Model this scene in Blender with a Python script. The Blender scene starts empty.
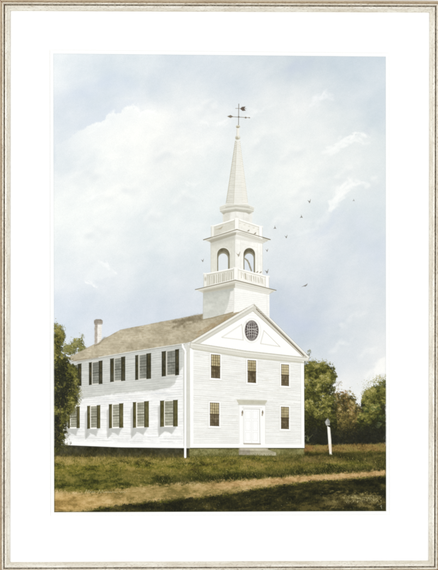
import bpy, math, random
import numpy as np

rng = np.random.default_rng(11)
random.seed(11)
PX = 0.0014                    # metres per unit of the layout (the framed picture is about 0.61 x 0.80 m)
DIST = 2.4                     # camera distance
TH = math.radians(1.72)        # the picture is seen slightly from its left
HC = 1.5                       # height of the picture's centre above the floor
KEXP = 1.10                    # light falling on the sheet, so pigment = wanted tone / KEXP

# ------------------------------------------------------------------ layout -> picture plane
F = DIST / PX
def plane(x, y):
    """layout units -> metres on the picture plane (X right, Z up)"""
    X = np.asarray(x, float) - 219.0
    Y = 285.0 - np.asarray(y, float)
    u = X * DIST / (F * math.cos(TH) - X * math.sin(TH))
    v = Y * (DIST + u * math.sin(TH)) / F
    return u, v + HC

# ------------------------------------------------------------------ materials
def new_mat(name):
    m = bpy.data.materials.new(name); m.use_nodes = True
    nt = m.node_tree
    return m, nt, nt.nodes['Principled BSDF']

def paint_material():
    m, nt, b = new_mat('watercolour_on_paper')
    a = nt.nodes.new('ShaderNodeAttribute'); a.attribute_name = 'pigment'
    tc = nt.nodes.new('ShaderNodeTexCoord')
    n = nt.nodes.new('ShaderNodeTexNoise'); n.inputs['Scale'].default_value = 900; n.inputs['Detail'].default_value = 3
    nt.links.new(tc.outputs['Object'], n.inputs['Vector'])
    mr = nt.nodes.new('ShaderNodeMapRange'); mr.inputs['To Min'].default_value = 0.955; mr.inputs['To Max'].default_value = 1.045
    mr.inputs['From Min'].default_value = 0.25; mr.inputs['From Max'].default_value = 0.75
    nt.links.new(n.outputs['Fac'], mr.inputs['Value'])
    mx = nt.nodes.new('ShaderNodeVectorMath'); mx.operation = 'SCALE'
    nt.links.new(a.outputs['Color'], mx.inputs[0]); nt.links.new(mr.outputs['Result'], mx.inputs['Scale'])
    nt.links.new(mx.outputs['Vector'], b.inputs['Base Color'])
    bp = nt.nodes.new('ShaderNodeBump'); bp.inputs['Strength'].default_value = 0.12; bp.inputs['Distance'].default_value = 0.0003
    nt.links.new(n.outputs['Fac'], bp.inputs['Height']); nt.links.new(bp.outputs['Normal'], b.inputs['Normal'])
    b.inputs['Roughness'].default_value = 0.9
    b.inputs['Specular IOR Level'].default_value = 0.1
    return m

def mat_board_material(name, col):
    m, nt, b = new_mat(name)
    tc = nt.nodes.new('ShaderNodeTexCoord')
    n = nt.nodes.new('ShaderNodeTexNoise'); n.inputs['Scale'].default_value = 700; n.inputs['Detail'].default_value = 4
    nt.links.new(tc.outputs['Object'], n.inputs['Vector'])
    r = nt.nodes.new('ShaderNodeValToRGB')
    r.color_ramp.elements[0].color = (col[0]*.985, col[1]*.985, col[2]*.98, 1); r.color_ramp.elements[1].color = (*col, 1)
    nt.links.new(n.outputs['Fac'], r.inputs['Fac']); nt.links.new(r.outputs['Color'], b.inputs['Base Color'])
    bp = nt.nodes.new('ShaderNodeBump'); bp.inputs['Strength'].default_value = 0.08; bp.inputs['Distance'].default_value = 0.0002
    nt.links.new(n.outputs['Fac'], bp.inputs['Height']); nt.links.new(bp.outputs['Normal'], b.inputs['Normal'])
    b.inputs['Roughness'].default_value = 0.95; b.inputs['Specular IOR Level'].default_value = 0.05
    return m

def leaf_material(name, col, rub, rubcol, along, metal=0.35, rough=0.42, cut=0.62):
    """tarnished silver leaf: streaks along the rail and worn specks where the clay shows"""
    m, nt, b = new_mat(name)
    tc = nt.nodes.new('ShaderNodeTexCoord')
    mp = nt.nodes.new('ShaderNodeMapping')
    mp.inputs['Scale'].default_value = (9, 60, 60) if along == 'x' else (60, 60, 9)
    nt.links.new(tc.outputs['Object'], mp.inputs['Vector'])
    n1 = nt.nodes.new('ShaderNodeTexNoise'); n1.inputs['Scale'].default_value = 2.2; n1.inputs['Detail'].default_value = 6; n1.inputs['Roughness'].default_value = .65
    nt.links.new(mp.outputs['Vector'], n1.inputs['Vector'])
    mp2 = nt.nodes.new('ShaderNodeMapping')
    mp2.inputs['Scale'].default_value = (1, 2.2, 2.2) if along == 'x' else (2.2, 2.2, 1)
    nt.links.new(tc.outputs['Object'], mp2.inputs['Vector'])
    n2 = nt.nodes.new('ShaderNodeTexNoise'); n2.inputs['Scale'].default_value = 300; n2.inputs['Detail'].default_value = 4; n2.inputs['Roughness'].default_value = .7
    nt.links.new(mp2.outputs['Vector'], n2.inputs['Vector'])
    r1 = nt.nodes.new('ShaderNodeValToRGB')
    r1.color_ramp.elements[0].position = .32; r1.color_ramp.elements[0].color = (col[0]*.76, col[1]*.71, col[2]*.64, 1)
    r1.color_ramp.elements[1].position = .66; r1.color_ramp.elements[1].color = (*col, 1)
    nt.links.new(n1.outputs['Fac'], r1.inputs['Fac'])
    r2 = nt.nodes.new('ShaderNodeValToRGB')
    r2.color_ramp.elements[0].position = cut - .05; r2.color_ramp.elements[0].color = (0, 0, 0, 1)
    r2.color_ramp.elements[1].position = cut + .07; r2.color_ramp.elements[1].color = (rub, rub, rub, 1)
    nt.links.new(n2.outputs['Fac'], r2.inputs['Fac'])
    mx = nt.nodes.new('ShaderNodeMix'); mx.data_type = 'RGBA'
    nt.links.new(r2.outputs['Color'], mx.inputs['Factor'])
    nt.links.new(r1.outputs['Color'], mx.inputs[6]); mx.inputs[7].default_value = (*rubcol, 1)
    nt.links.new(mx.outputs[2], b.inputs['Base Color'])
    bp = nt.nodes.new('ShaderNodeBump'); bp.inputs['Strength'].default_value = 0.25; bp.inputs['Distance'].default_value = 0.0004
    nt.links.new(n2.outputs['Fac'], bp.inputs['Height']); nt.links.new(bp.outputs['Normal'], b.inputs['Normal'])
    b.inputs['Roughness'].default_value = rough; b.inputs['Metallic'].default_value = metal
    return m

# ------------------------------------------------------------------ scene objects
col = bpy.context.scene.collection
def link(name, me, parent=None, mats=()):
    o = bpy.data.objects.new(name, me); col.objects.link(o)
    for m in mats: me.materials.append(m)
    if parent is not None: o.parent = parent
    return o

root = bpy.data.objects.new('framed_painting', None); col.objects.link(root)
root['label'] = 'framed watercolour of a white steepled church, white mat and worn silver-gold frame'
root['category'] = 'framed painting'
root.empty_display_size = 0.1

# ================================================================== THE PAINTED SHEET
S = 2.5
CX0, CY0, CX1, CY1 = 48.0, 47.0, 392.0, 518.0
W = int(round((CX1 - CX0) * S)) + 1
H = int(round((CY1 - CY0) * S)) + 1
GX = CX0 + np.arange(W) / S
GY = CY0 + np.arange(H) / S
XX, YY = np.meshgrid(GX, GY)
C = np.ones((H, W, 3)) * np.array([254, 254, 252.]) / 255
ID = np.zeros((H, W), np.int32)
NAMES = {0: ('paper_margin', None, None)}

def new_id(name, parent=None, label=None):
    i = len(NAMES); NAMES[i] = (name, parent, label); return i

def c8(c): return np.array(c, float) / 255.0

def vnoise(sx, sy, seed, h=H, w=W, ang=0.0):
    """smooth value noise, cell size sx, sy in layout units, 0..1"""
    r = np.random.default_rng(seed)
    x, y = XX - CX0, YY - CY0
    if ang:
        ca, sa = math.cos(ang), math.sin(ang)
        x, y = x * ca + y * sa + 600, -x * sa + y * ca + 600
    fx, fy = x / sx, y / sy
    g = r.random((int(fy.max()) + 3, int(fx.max()) + 3))
    ix, iy = fx.astype(int), fy.astype(int)
    tx, ty = fx - ix, fy - iy
    tx = tx*tx*(3-2*tx); ty = ty*ty*(3-2*ty)
    return (g[iy, ix]*(1-tx) + g[iy, ix+1]*tx)*(1-ty) + (g[iy+1, ix]*(1-tx) + g[iy+1, ix+1]*tx)*ty

def fbm(sx, sy, seed, octv=4, ang=0.0, rough=0.5):
    a, t, s = 1.0, 0.0, 0.0
    for k in range(octv):
        s = s + a * vnoise(max(sx / 2**k, .5), max(sy / 2**k, .5), seed + 31*k, ang=ang); t += a; a *= rough
    return s / t

N_FINE = fbm(2.2, 2.2, 5, 3)
N_MED = fbm(14, 10, 9, 4)
N_H = fbm(10, 1.6, 21, 3)        # horizontal streaks
N_CL = fbm(5.5, 4.5, 57, 4, rough=.7)
N_V = fbm(1.3, 8, 25, 3)

def box(x0, y0, x1, y1):
    a = max(int((x0 - CX0) * S) - 1, 0); b = min(int((x1 - CX0) * S) + 3, W)
    c = max(int((y0 - CY0) * S) - 1, 0); d = min(int((y1 - CY0) * S) + 3, H)
    return slice(c, d), slice(a, b)

def sd_poly(P, x, y):
    d = np.full(x.shape, 1e9); s = np.ones(x.shape)
    n = len(P)
    for i in range(n):
        ax, ay = P[i]; bx, by = P[i - 1]
        ex, ey = bx - ax, by - ay
        wx, wy = x - ax, y - ay
        t = np.clip((wx*ex + wy*ey) / (ex*ex + ey*ey + 1e-12), 0, 1)
        qx, qy = wx - ex*t, wy - ey*t
        d = np.minimum(d, qx*qx + qy*qy)
        c1 = y >= ay; c2 = y < by; c3 = ex*wy > ey*wx
        fl = (c1 & c2 & c3) | (~c1 & ~c2 & ~c3)
        s = np.where(fl, -s, s)
    return s * np.sqrt(d)

def lay(sl, cov, color, alpha, pid, thr=.5):
    cov = np.clip(cov, 0, 1)
    a = (cov * alpha)[..., None]
    c = color if isinstance(color, np.ndarray) and color.ndim == 3 else c8(color)
    C[sl] = C[sl] * (1 - a) + c * a
    if pid is not None:
        m = cov > thr
        ID[sl][m] = pid

def poly(P, color, alpha=1.0, soft=0.35, pid=None, amp=0.0, amph=0.0, rough=0.0, grad=None):
    """flat wash: amp mottling, amph horizontal streaks, rough edge wobble, grad=(color at bottom)"""
    xs = [p[0] for p in P]; ys = [p[1] for p in P]
    m = soft + rough + 1
    sl = box(min(xs)-m, min(ys)-m, max(xs)+m, max(ys)+m)
    x, y = XX[sl], YY[sl]
    d = sd_poly(P, x, y)
    if rough: d = d + (N_FINE[sl] - .5) * 2 * rough + (N_MED[sl] - .5) * rough
    cov = np.clip(.5 - d / (2*soft), 0, 1)
    c = np.ones(x.shape + (3,)) * c8(color)
    if grad is not None:
        t = np.clip((y - min(ys)) / max(max(ys) - min(ys), 1e-6), 0, 1)[..., None]
        c = c * (1-t) + c8(grad) * t
    if amp: c = c + ((N_FINE[sl] - .5) * amp + (N_MED[sl] - .5) * amp * 1.2)[..., None]
    if amph: c = c + ((N_H[sl] - .5) * amph)[..., None]
    lay(sl, cov, np.clip(c, 0, 1), alpha, pid)

def seg(x0, y0, x1, y1, w, color, alpha=1.0, soft=0.3, pid=None, w2=None):
    w2 = w if w2 is None else w2
    m = max(w, w2)/2 + soft + .5
    sl = box(min(x0, x1)-m, min(y0, y1)-m, max(x0, x1)+m, max(y0, y1)+m)
    x, y = XX[sl], YY[sl]
    if x.size == 0: return
    ex, ey = x1-x0, y1-y0
    t = np.clip(((x-x0)*ex + (y-y0)*ey) / (ex*ex + ey*ey + 1e-9), 0, 1)
    d = np.hypot(x-x0-ex*t, y-y0-ey*t) - (w*(1-t) + w2*t)/2
    lay(sl, np.clip(.5 - d/(2*soft), 0, 1), color, alpha, pid, .35)

def line(P, w, color, alpha=1.0, soft=.3, pid=None):
    for i in range(len(P)-1): seg(*P[i], *P[i+1], w, color, alpha, soft, pid)

def ell(x, y, rx, ry, color, alpha=1.0, soft=.35, pid=None, ang=0.0):
    r = max(rx, ry) + soft + .5
    sl = box(x-r, y-r, x+r, y+r)
    dx, dy = XX[sl]-x, YY[sl]-y
    if dx.size == 0: return
    if ang:
        ca, sa = math.cos(ang), math.sin(ang); dx, dy = dx*ca+dy*sa, -dx*sa+dy*ca
    d = (np.hypot(dx/rx, dy/ry) - 1) * min(rx, ry)
    lay(sl, np.clip(.5 - d/(2*soft), 0, 1), color, alpha, pid)

def lerp(a, b, t): return a + (b-a)*t
def jit(c, a): 
    k = (random.random()-.5)*2*a
    return (c[0]+k+random.uniform(-a, a)*.25, c[1]+k, c[2]+k+random.uniform(-a, a)*.25)

# ---------------------------------------------------------------- sky
sky = new_id('painted_sky', None, 'pale blue watercolour sky with white clouds')
PQ = [(53.0, 53.2), (386.0, 56.4), (386.2, 511.2), (54.1, 512.3)]      # painted area
ctrl = [(56,58,229,236,241),(100,80,212,222,234),(75,110,215,223,235),(140,62,220,228,236),(165,85,213,221,233),(200,60,209,218,231),(228,80,212,220,232),
 (58,140,213,222,234),(62,165,222,229,236),(60,190,234,239,240),(90,150,230,236,239),(130,118,241,244,243),(115,160,243,246,244),(150,140,240,242,241),(170,170,236,239,238),(200,120,235,239,240),
 (190,105,228,233,237),(130,190,240,243,242),(110,100,214,223,235),
 (250,62,216,223,232),(280,62,206,214,226),(305,78,202,211,225),(340,62,203,213,228),(378,75,205,215,229),(378,105,209,218,230),(345,85,211,219,230),(320,95,226,231,235),(285,100,230,234,236),(260,110,231,235,237),
 (300,130,233,237,238),(340,130,228,233,235),(300,165,236,240,239),(345,165,230,235,236),(380,160,220,227,232),(265,150,231,236,237),(280,190,231,237,237),(330,195,224,231,235),(375,200,216,224,232),
 (300,225,225,231,235),(345,240,214,221,232),(378,260,213,220,231),(300,262,219,225,233),(300,300,203,210,226),(282,310,198,206,224),(320,285,209,216,229),(330,325,208,215,228),(370,300,218,223,231),
 (372,335,222,226,232),(345,352,218,223,231),(340,385,230,232,234),(315,352,207,213,226),(378,370,238,238,236),(295,335,202,209,225),(360,395,231,233,234),
 (58,310,212,221,236),(58,270,228,234,240),(100,312,210,218,234),(150,310,207,215,231),(185,300,212,218,231),(195,268,219,225,233),(190,230,224,231,236),(70,240,232,238,240),
 (110,250,234,239,240),(140,225,228,235,238),(110,285,224,230,237),(150,270,218,226,234),(90,335,221,227,237),(60,210,236,241,241),(170,200,231,237,238),(205,200,228,235,237),(215,170,229,235,237),(215,250,221,228,234)]
ctrl = np.array(ctrl, float)
wsum = np.zeros((H, W)); acc = np.zeros((H, W, 3))
wx = (fbm(60, 45, 71, 4) - .5) * 46; wy = (fbm(60, 45, 72, 4) - .5) * 40
for cx, cy, r_, g_, b_ in ctrl:
    w = np.exp(-(((XX+wx-cx)/17)**2 + ((YY+wy-cy)/15)**2)/2) + 2e-5/(1+((XX-cx)**2+(YY-cy)**2)/900)
    wsum += w; acc += w[..., None]*np.array([r_, g_, b_])
skyc = acc / wsum[..., None] / 255
skyc = skyc + .30*(skyc.mean(axis=2)[..., None]*np.array([.985,1.004,1.000]) - skyc) + .012
mot = fbm(38, 24, 81, 6, ang=-.6, rough=.58) - .5 + .45*(fbm(15, 11, 83, 4, ang=-.4, rough=.6) - .5)
grain = fbm(1.2, 1.2, 91, 2) - .5
skyc = skyc + mot[..., None]*np.array([.072, .060, .042]) + grain[..., None]*.016
lum = skyc.mean(axis=2)[..., None]
blue = np.clip((.935-lum)/.10, 0, 1)
skyc = .915 + (skyc-.92)*1.18 + blue*np.array([.008, .014, -.006]) + (1-blue)*np.array([.004, -.004, -.010])
sd = sd_poly(PQ, XX, YY)
covP = np.clip(.5 - sd/.7, 0, 1)
C[:] = C*(1-covP[..., None]) + np.clip(skyc, 0, 1)*covP[..., None]
ID[covP > .5] = sky

def wisp(P, n, wid, c, a, spread, seed=0, soft=1.0):
    r = random.Random(seed)
    for k in range(n):
        t = r.random()*(len(P)-1); i = min(int(t), len(P)-2); f = t-i
        x = lerp(P[i][0], P[i+1][0], f) + r.gauss(0, spread*1.3); y = lerp(P[i][1], P[i+1][1], f) + r.gauss(0, spread)
        an = math.atan2(P[i+1][1]-P[i][1], P[i+1][0]-P[i][0]) + r.gauss(0, .35)
        L = r.uniform(1, 4)*wid; w = r.uniform(.4, 1)*wid
        seg(x-L*math.cos(an)/2, y-L*math.sin(an)/2, x+L*math.cos(an)/2, y+L*math.sin(an)/2, w, c, a*r.uniform(.4, 1), soft*r.uniform(.5, 1.4))
# crisp-topped cumulus at left: blue above, white inside, soft underneath
cum = [(56,146),(70,137),(82,130),(94,123),(103,121),(106,114),(113,111),(120,113),(124,108),(131,106.5),(139,110),(143,114),(150,111),(156,112),(158,118),(156,124),(162,130),(160,140),(140,150),(110,160),(80,170),(56,180)]
sl = box(54, 100, 180, 190)
dd = sd_poly(cum, XX[sl], YY[sl]) + (N_FINE[sl]-.5)*5 + (N_MED[sl]-.5)*6
up = np.clip((176 - .52*(XX[sl]-56) - YY[sl])/16, 0, 1)*np.clip((168-XX[sl])/22, 0, 1)*np.clip((XX[sl]-60)/30, .25, 1)
cv = np.clip(.5 - dd/2.2, 0, 1) * np.clip(1 - (-dd)/24, 0, 1) * up
lay(sl, cv, (246, 248, 246), .75, None)
cv = np.clip(.5 + dd/2.2, 0, 1) * np.clip(1 - dd/14, 0, 1) * up * np.clip((150-XX[sl])/20, .3, 1)
lay(sl, cv, (212, 221, 233), .5, None)
wisp([(140,114),(148,111),(156,113)], 16, 1.8, (252,252,250), .55, 1.2, 1, .7)
wisp([(126,109),(133,107),(139,110)], 16, 1.8, (251,252,250), .5, 1.0, 2, .8)
wisp([(152,122),(158,128),(163,132)], 12, 1.5, (250,251,249), .45, 1.5, 3)
wisp([(92,128),(104,121),(112,113)], 18, 1.8, (249,251,249), .45, 1.8, 4)
wisp([(180,153),(190,150)], 8, 1.5, (250,251,249), .4, 1, 5)
wisp([(205,122),(215,126),(226,122)], 14, 2.2, (249,250,249), .4, 2, 6)
wisp([(240,118),(255,112),(272,106)], 20, 2.4, (244,246,245), .4, 2.2, 7, 1.4)
wisp([(194,148),(206,158),(220,150)], 14, 2.4, (246,248,246), .3, 3, 8, 1.6)
wisp([(90,200),(96,195),(108,190)], 14, 2, (249,251,249), .45, 1.3, 9)
wisp([(186,182),(192,186),(200,184)], 10, 2, (249,250,248), .35, 1.5, 12)
# white wisp low on the left
poly([(84,279),(90,282),(97,287),(93,280),(104,279),(117,274),(113,269),(107,264),(98,262),(90,268)], (243,246,245), .4, 2.2, rough=2.0)
wisp([(100,262),(108,265),(116,274)], 14, 1.6, (250,251,250), .5, 1.0, 10)
wisp([(84,280),(90,284),(96,287)], 10, 1.3, (250,251,250), .6, .8, 11, .6)
# wisps on the right
wisp([(314,103),(319,97),(326,93),(333,96)], 26, 2.2, (243,245,246), .5, 2.2, 13, 1.1)
wisp([(326,152),(336,147),(346,141),(356,138),(366,139)], 52, 2.6, (246,248,246), .55, 2.2, 14, 1.1)
wisp([(348,139),(354,134),(364,136)], 16, 1.8, (249,250,248), .5, 1.2, 15, .8)
wisp([(366,130),(370,134)], 8, 2.0, (210,216,224), .4, 1.0, 16)
wisp([(334,203),(340,194),(346,187),(354,183),(364,184)], 54, 2.6, (248,249,247), .6, 1.8, 17, 1.0)
wisp([(330,210),(334,203),(340,194)], 26, 2.0, (246,248,246), .5, 1.4, 18, 1.0)
wisp([(296,236),(310,230),(322,222),(330,212)], 40, 2.4, (232,237,238), .4, 2.2, 19, 1.6)
wisp([(338,212),(332,222),(322,232),(312,238)], 34, 2.8, (213,221,230), .4, 2.0, 20, 1.8)
wisp([(290,72),(298,66),(312,62)], 28, 4, (198,207,221), .25, 3, 21, 3)
wisp([(372,378),(379,369),(384,361),(386,372)], 46, 2.8, (248,248,244), .65, 2.6, 22, 1.4)
wisp([(268,300),(284,318),(300,330),(320,322)], 60, 5, (197,206,225), .16, 6, 23, 4)
wisp([(350,215),(370,240),(378,275)], 50, 5, (210,218,232), .14, 7, 24, 4)
# broken cumulus edges: a bright rim above, a soft grey underside
rr_ = random.Random(88)
for (bx, by, bl, ba) in ((86,170,26,-.25),(120,188,30,-.3),(165,150,24,-.2),(182,196,22,-.35),(150,215,20,-.3),(96,226,24,-.3),(206,104,20,-.15),(262,136,24,-.5),(290,150,22,-.5),(300,186,20,-.45),(345,170,22,-.5),(372,182,14,-.4),(276,222,18,-.3),(352,318,24,-.5),(340,345,22,-.55),(366,352,18,-.5)):
    for k in range(26):
        t = rr_.random()-.5; x = bx+bl*t; y = by+bl*t*ba + rr_.gauss(0,1.4) - 3*math.cos(t*9)
        seg(x, y, x+rr_.uniform(1,4), y-rr_.uniform(0,1.6), rr_.uniform(1,3), (246,247,244), rr_.uniform(.06,.2), 1.3)
        seg(x, y+rr_.uniform(4,8), x+rr_.uniform(2,7), y+rr_.uniform(3,7), rr_.uniform(2,5), (221,226,228), rr_.uniform(.05,.14), 2.2)
wisp([(60,100),(90,92),(120,80),(150,96)], 60, 5, (205,216,232), .14, 7, 25, 4)

# ---------------------------------------------------------------- foliage engine
def foliage(blobs, n, pal, size=(.5, 1.7), pid=None, seed=0, dark_low=None, al=(.55, .95), lightdir=(-.5, -.8), edge=.45):
    """blobs: (x, y, rx, ry). dabs of pigment, sorted dark to light"""
    r = random.Random(seed)
    tot = [b[2]*b[3] for b in blobs]; st = sum(tot)
    dabs = []
    for k in range(n):
        u = r.random()*st; i = 0
        while u > tot[i]: u -= tot[i]; i += 1
        bx, by, rx, ry = blobs[i]
        a = r.random()*2*math.pi; q = math.sqrt(r.random()) * (1 + max(0, r.gauss(0, edge*.45)))
        x, y = bx + rx*q*math.cos(a), by + ry*q*math.sin(a)
        jx = min(max(int((x-CX0)*S), 0), W-1); jy = min(max(int((y-CY0)*S), 0), H-1)
        lit = .33 + .30*(q*(math.cos(a)*lightdir[0] + math.sin(a)*lightdir[1])) + (N_CL[jy, jx]-.5)*1.45 + (N_FINE[jy, jx]-.5)*.5 + r.gauss(0, .17)
        if q > .72 and N_CL[jy, jx] < .40 + .16*(q-.72) + r.gauss(0, .04): continue
        if dark_low: lit -= .75*max(0, min(1, (y-dark_low[0])/(dark_low[1]-dark_low[0])))
        dabs.append((lit + r.gauss(0, .06), x, y, lit, q))
    dabs.sort()
    for _, x, y, lit, q in dabs:
        if not (53.5 < x < 386): continue
        t = max(0, min(.999, lit)); f = t*(len(pal)-1); i = int(f); f -= i
        c = [lerp(pal[i][k], pal[i+1][k], f) for k in range(3)]
        s = r.uniform(*size) * (.38 if q > 1 else .66)
        an = r.uniform(0, math.pi); L = s*r.uniform(.2, 1.2)
        seg(x, y, x+L*math.cos(an), y+L*math.sin(an)*.8, s, jit(c, 7), r.uniform(*al), .4, pid, s*.5)

def mass(blobs, color, pid, soft=1.6, rough=2.5, alpha=1.0):
    x0 = min(b[0]-b[2] for b in blobs)-5; x1 = max(b[0]+b[2] for b in blobs)+5
    y0 = min(b[1]-b[3] for b in blobs)-5; y1 = max(b[1]+b[3] for b in blobs)+5
    sl = box(x0, y0, x1, y1); x, y = XX[sl], YY[sl]
    d = np.full(x.shape, 1e9)
    for bx, by, rx, ry in blobs:
        d = np.minimum(d, (np.hypot((x-bx)/rx, (y-by)/ry)-1)*min(rx, ry))
    d = d + 1.2 + (N_FINE[sl]-.5)*1.2*rough - (N_CL[sl]-.5)*3.2*rough
    cov = np.clip(.5 - d/(2*soft), 0, 1) * covP[sl]
    lay(sl, cov, np.clip(c8(color) + ((N_FINE[sl]-.5)*.12)[..., None], 0, 1), alpha, pid)

G = [(36,36,22),(57,58,28),(84,84,38),(110,108,50),(142,136,70),(180,170,108)]
GB = [(46,44,28),(72,66,36),(104,92,48),(134,118,64),(164,146,92),(190,174,128)]
GR = [(42,40,26),(70,58,34),(104,80,46),(134,98,60),(158,122,78),(184,158,112)]
GD = [(34,35,28),(44,46,32),(58,60,38),(80,82,46),(108,106,60),(140,134,86)]

# trees to the right, farthest first
t_mid = new_id('painted_tree', None, 'low yellow-brown tree in the middle of the right-hand treeline')
t_near = new_id('painted_tree', None, 'tall olive tree beside the right corner of the church')
t_edge = new_id('painted_tree', None, 'green tree at the right edge of the painting')
hedge = new_id('painted_undergrowth', None, 'dark undergrowth below the right-hand trees')
poly([(304,420),(312,405),(330,412),(345,415),(362,412),(372,405),(386,402),(386,447),(304,447)], (52,50,32), 1, 2, hedge, .12, rough=2.5)
b = [(341,408,10,16),(350,404,7,12),(336,400,6,7),(348,425,16,20),(359,420,9,17),(354,410,6,8)]
mass(b, (92,84,46), t_mid, rough=3); foliage(b, 6000, GB, (.5,1.7), t_mid, 3, (415,440))
foliage([(338,400,12,12),(346,402,8,12),(332,412,8,12),(352,415,6,10)], 620, GR, (.5,1.4), t_mid, 4)
b = [(312,372,11,11),(324,371,11,9),(326,386,9,14),(313,395,12,20),(328,405,9,16),(310,420,9,22),(325,425,12,20),(331,376,5,7)]
mass(b, (72,74,38), t_near, rough=3); foliage(b, 11500, G, (.5,1.8), t_near, 5, (408,436))
foliage([(307,356,3,3.5),(309,352,2,2.5),(306,361,3,4)], 150, G, (.4,1.1), t_near, 6)
line([(334,388),(338,385),(341.5,381)], .35, (120,112,84), .7, .25, t_near)
line([(336,386.5),(338,382)], .3, (120,112,84), .6, .25, t_near)
foliage([(340,383,2.4,2.6)], 24, GB, (.3,.7), t_near, 61, al=(.3,.6))
foliage([(331,374,6,12),(322,364,12,4),(338,395,5,8)], 300, G[1:], (.3,.9), t_near, 62, al=(.25,.6), edge=.8)
foliage([(368,388,8,8),(380,380,7,6)], 260, G[2:], (.3,.9), t_edge, 63, al=(.25,.6), edge=.8)
# sky holes
r_ = random.Random(8)
for k in range(60):
    x, y = r_.choice([(322,395),(327,382),(332,393),(338,398),(343,395),(318,402),(316,366),(352,402)])
    ell(x+r_.gauss(0,4), y+r_.gauss(0,4.5), r_.uniform(.25,.7), r_.uniform(.25,.7), (190,190,172), r_.uniform(.3,.65), .25)
b = [(378,398,9,17),(369,402,7,13),(364,405,4,8),(384,390,5,12),(375,425,14,22),(364,425,7,16)]
mass(b, (62,70,36), t_edge, rough=3); foliage(b, 9000, G, (.5,1.8), t_edge, 9, (412,436))
foliage([(380,385,6,8),(385,380,3,5),(372,392,6,7),(364,400,3,6)], 500, [(92,96,48),(128,124,66),(160,150,84),(190,176,120)], (.4,1.3), t_edge, 10)
foliage([(376,408,6,4),(380,418,5,4),(366,410,4,4)], 300, [(58,70,40),(82,94,50),(110,120,64)], (.4,1.3), t_edge, 101)
poly([(304,434),(320,428),(345,435),(365,429),(386,427),(386,446),(304,446)], (40,40,28), .8, 4.5, hedge, .1, rough=3)
foliage([(318,436,14,9),(345,438,20,8),(372,434,15,11)], 2300, GD[:4], (.5,1.5), hedge, 12, (418,440))
for k in range(9):
    a = -.4 + k*.28; line([(377+(k%3),428-(k//3)*2.6),(377+(k%3)+3*math.sin(a), 428-(k//3)*2.6-2.2*math.cos(a))], .35, (120,134,100), .6, .25)
for k in range(7): seg(308+r_.uniform(-2,2), 441+r_.uniform(-1,1), 308+r_.uniform(-4,5), 436+r_.uniform(-2,2), .35, (132,136,92), .6, .25)

# ---------------------------------------------------------------- lawn, path
lawn = new_id('painted_lawn', None, 'olive grass in front of the church')
path = new_id('painted_path', None, 'sandy path crossing the grass')
shade = new_id('painted_foreground_grass', None, 'dark grass along the bottom edge')
def fieldcol(stops, t):
    t = np.clip(t, 0, 1)*(len(stops)-1); i = np.minimum(t.astype(int), len(stops)-2); f = (t-i)[..., None]
    s = c8(stops); return s[i]*(1-f) + s[i+1]*f
g1 = fbm(17, 6, 101, 5, ang=.12, rough=.66); g2 = fbm(5, 2.2, 102, 4, ang=-.2, rough=.6); g3 = fbm(1.1, 1.3, 103, 3, ang=.5)
gB = fbm(42, 14, 105, 3, ang=.1)
gm = np.clip((gB-.5)*.9 + (g1-.5)*1.9 + (g2-.5)*1.0 + (g3-.5)*.6 + .5, 0, 1)
top = np.interp(GX, [53,120,189,190,303,304,386],[446,447,449,447,448,445,444])[None, :]
covL = np.clip((YY-top)/.8, 0, 1)*covP
lw = np.clip((fbm(30, 9, 107, 4, ang=.08)-.52)*4, 0, 1)[..., None]
lc = fieldcol([(50,50,20),(80,80,28),(108,104,40),(134,122,54),(158,140,78)], gm*.92)
lc = lc*(1-lw*.35) + c8((134,108,58))*lw*.35
lay((slice(0,H), slice(0,W)), covL, lc, 1, lawn)
def region(ftop, fbot, stops, alpha, pid, soft=1.0, wob=2.2, fade=None, bias=0.0):
    tp = np.interp(GX, *ftop)[None, :]; bt = np.interp(GX, *fbot)[None, :]
    wob_ = (g2-.5)*wob*1.4 + (g3-.5)*wob
    cv = np.clip((YY-tp+wob_)/soft+.5, 0, 1)*np.clip((bt-YY+wob_)/soft+.5, 0, 1)*covP
    if fade is not None: cv = cv*np.interp(GX, *fade)[None, :]
    sl = (slice(0, H), slice(0, W))
    lay(sl, cv, fieldcol(stops, gm+bias), alpha, pid)
# light band of dry grass under the side wall
region(([53,120,185,230],[455,456,458,459]), ([53,120,185,230],[464,464,463,462]), [(92,84,36),(122,108,52),(152,132,74),(172,150,94)], .6, None, 3, fade=([53,150,220,240],[1,.8,.4,0]))
region(([53,386],[449,449]), ([53,100,160,190],[461,460,459,456]), [(60,58,28),(80,74,36)], .0, None)
# mid olive, darker lower
region(([53,120,200,300,386],[474,472,472,466,462]), ([53,120,200,300,386],[490,487,484,476,472]), [(46,50,22),(66,68,30),(92,90,40),(120,112,56)], .6, None, 6, 2)
region(([150,180,230,290,386],[479,476,474,469,466]), ([150,180,230,290,386],[484,485,480,476,472]), [(34,36,18),(50,52,24),(74,72,34)], .75, None, 4, 2.4, fade=([140,180,386],[0,1,1]))
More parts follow.
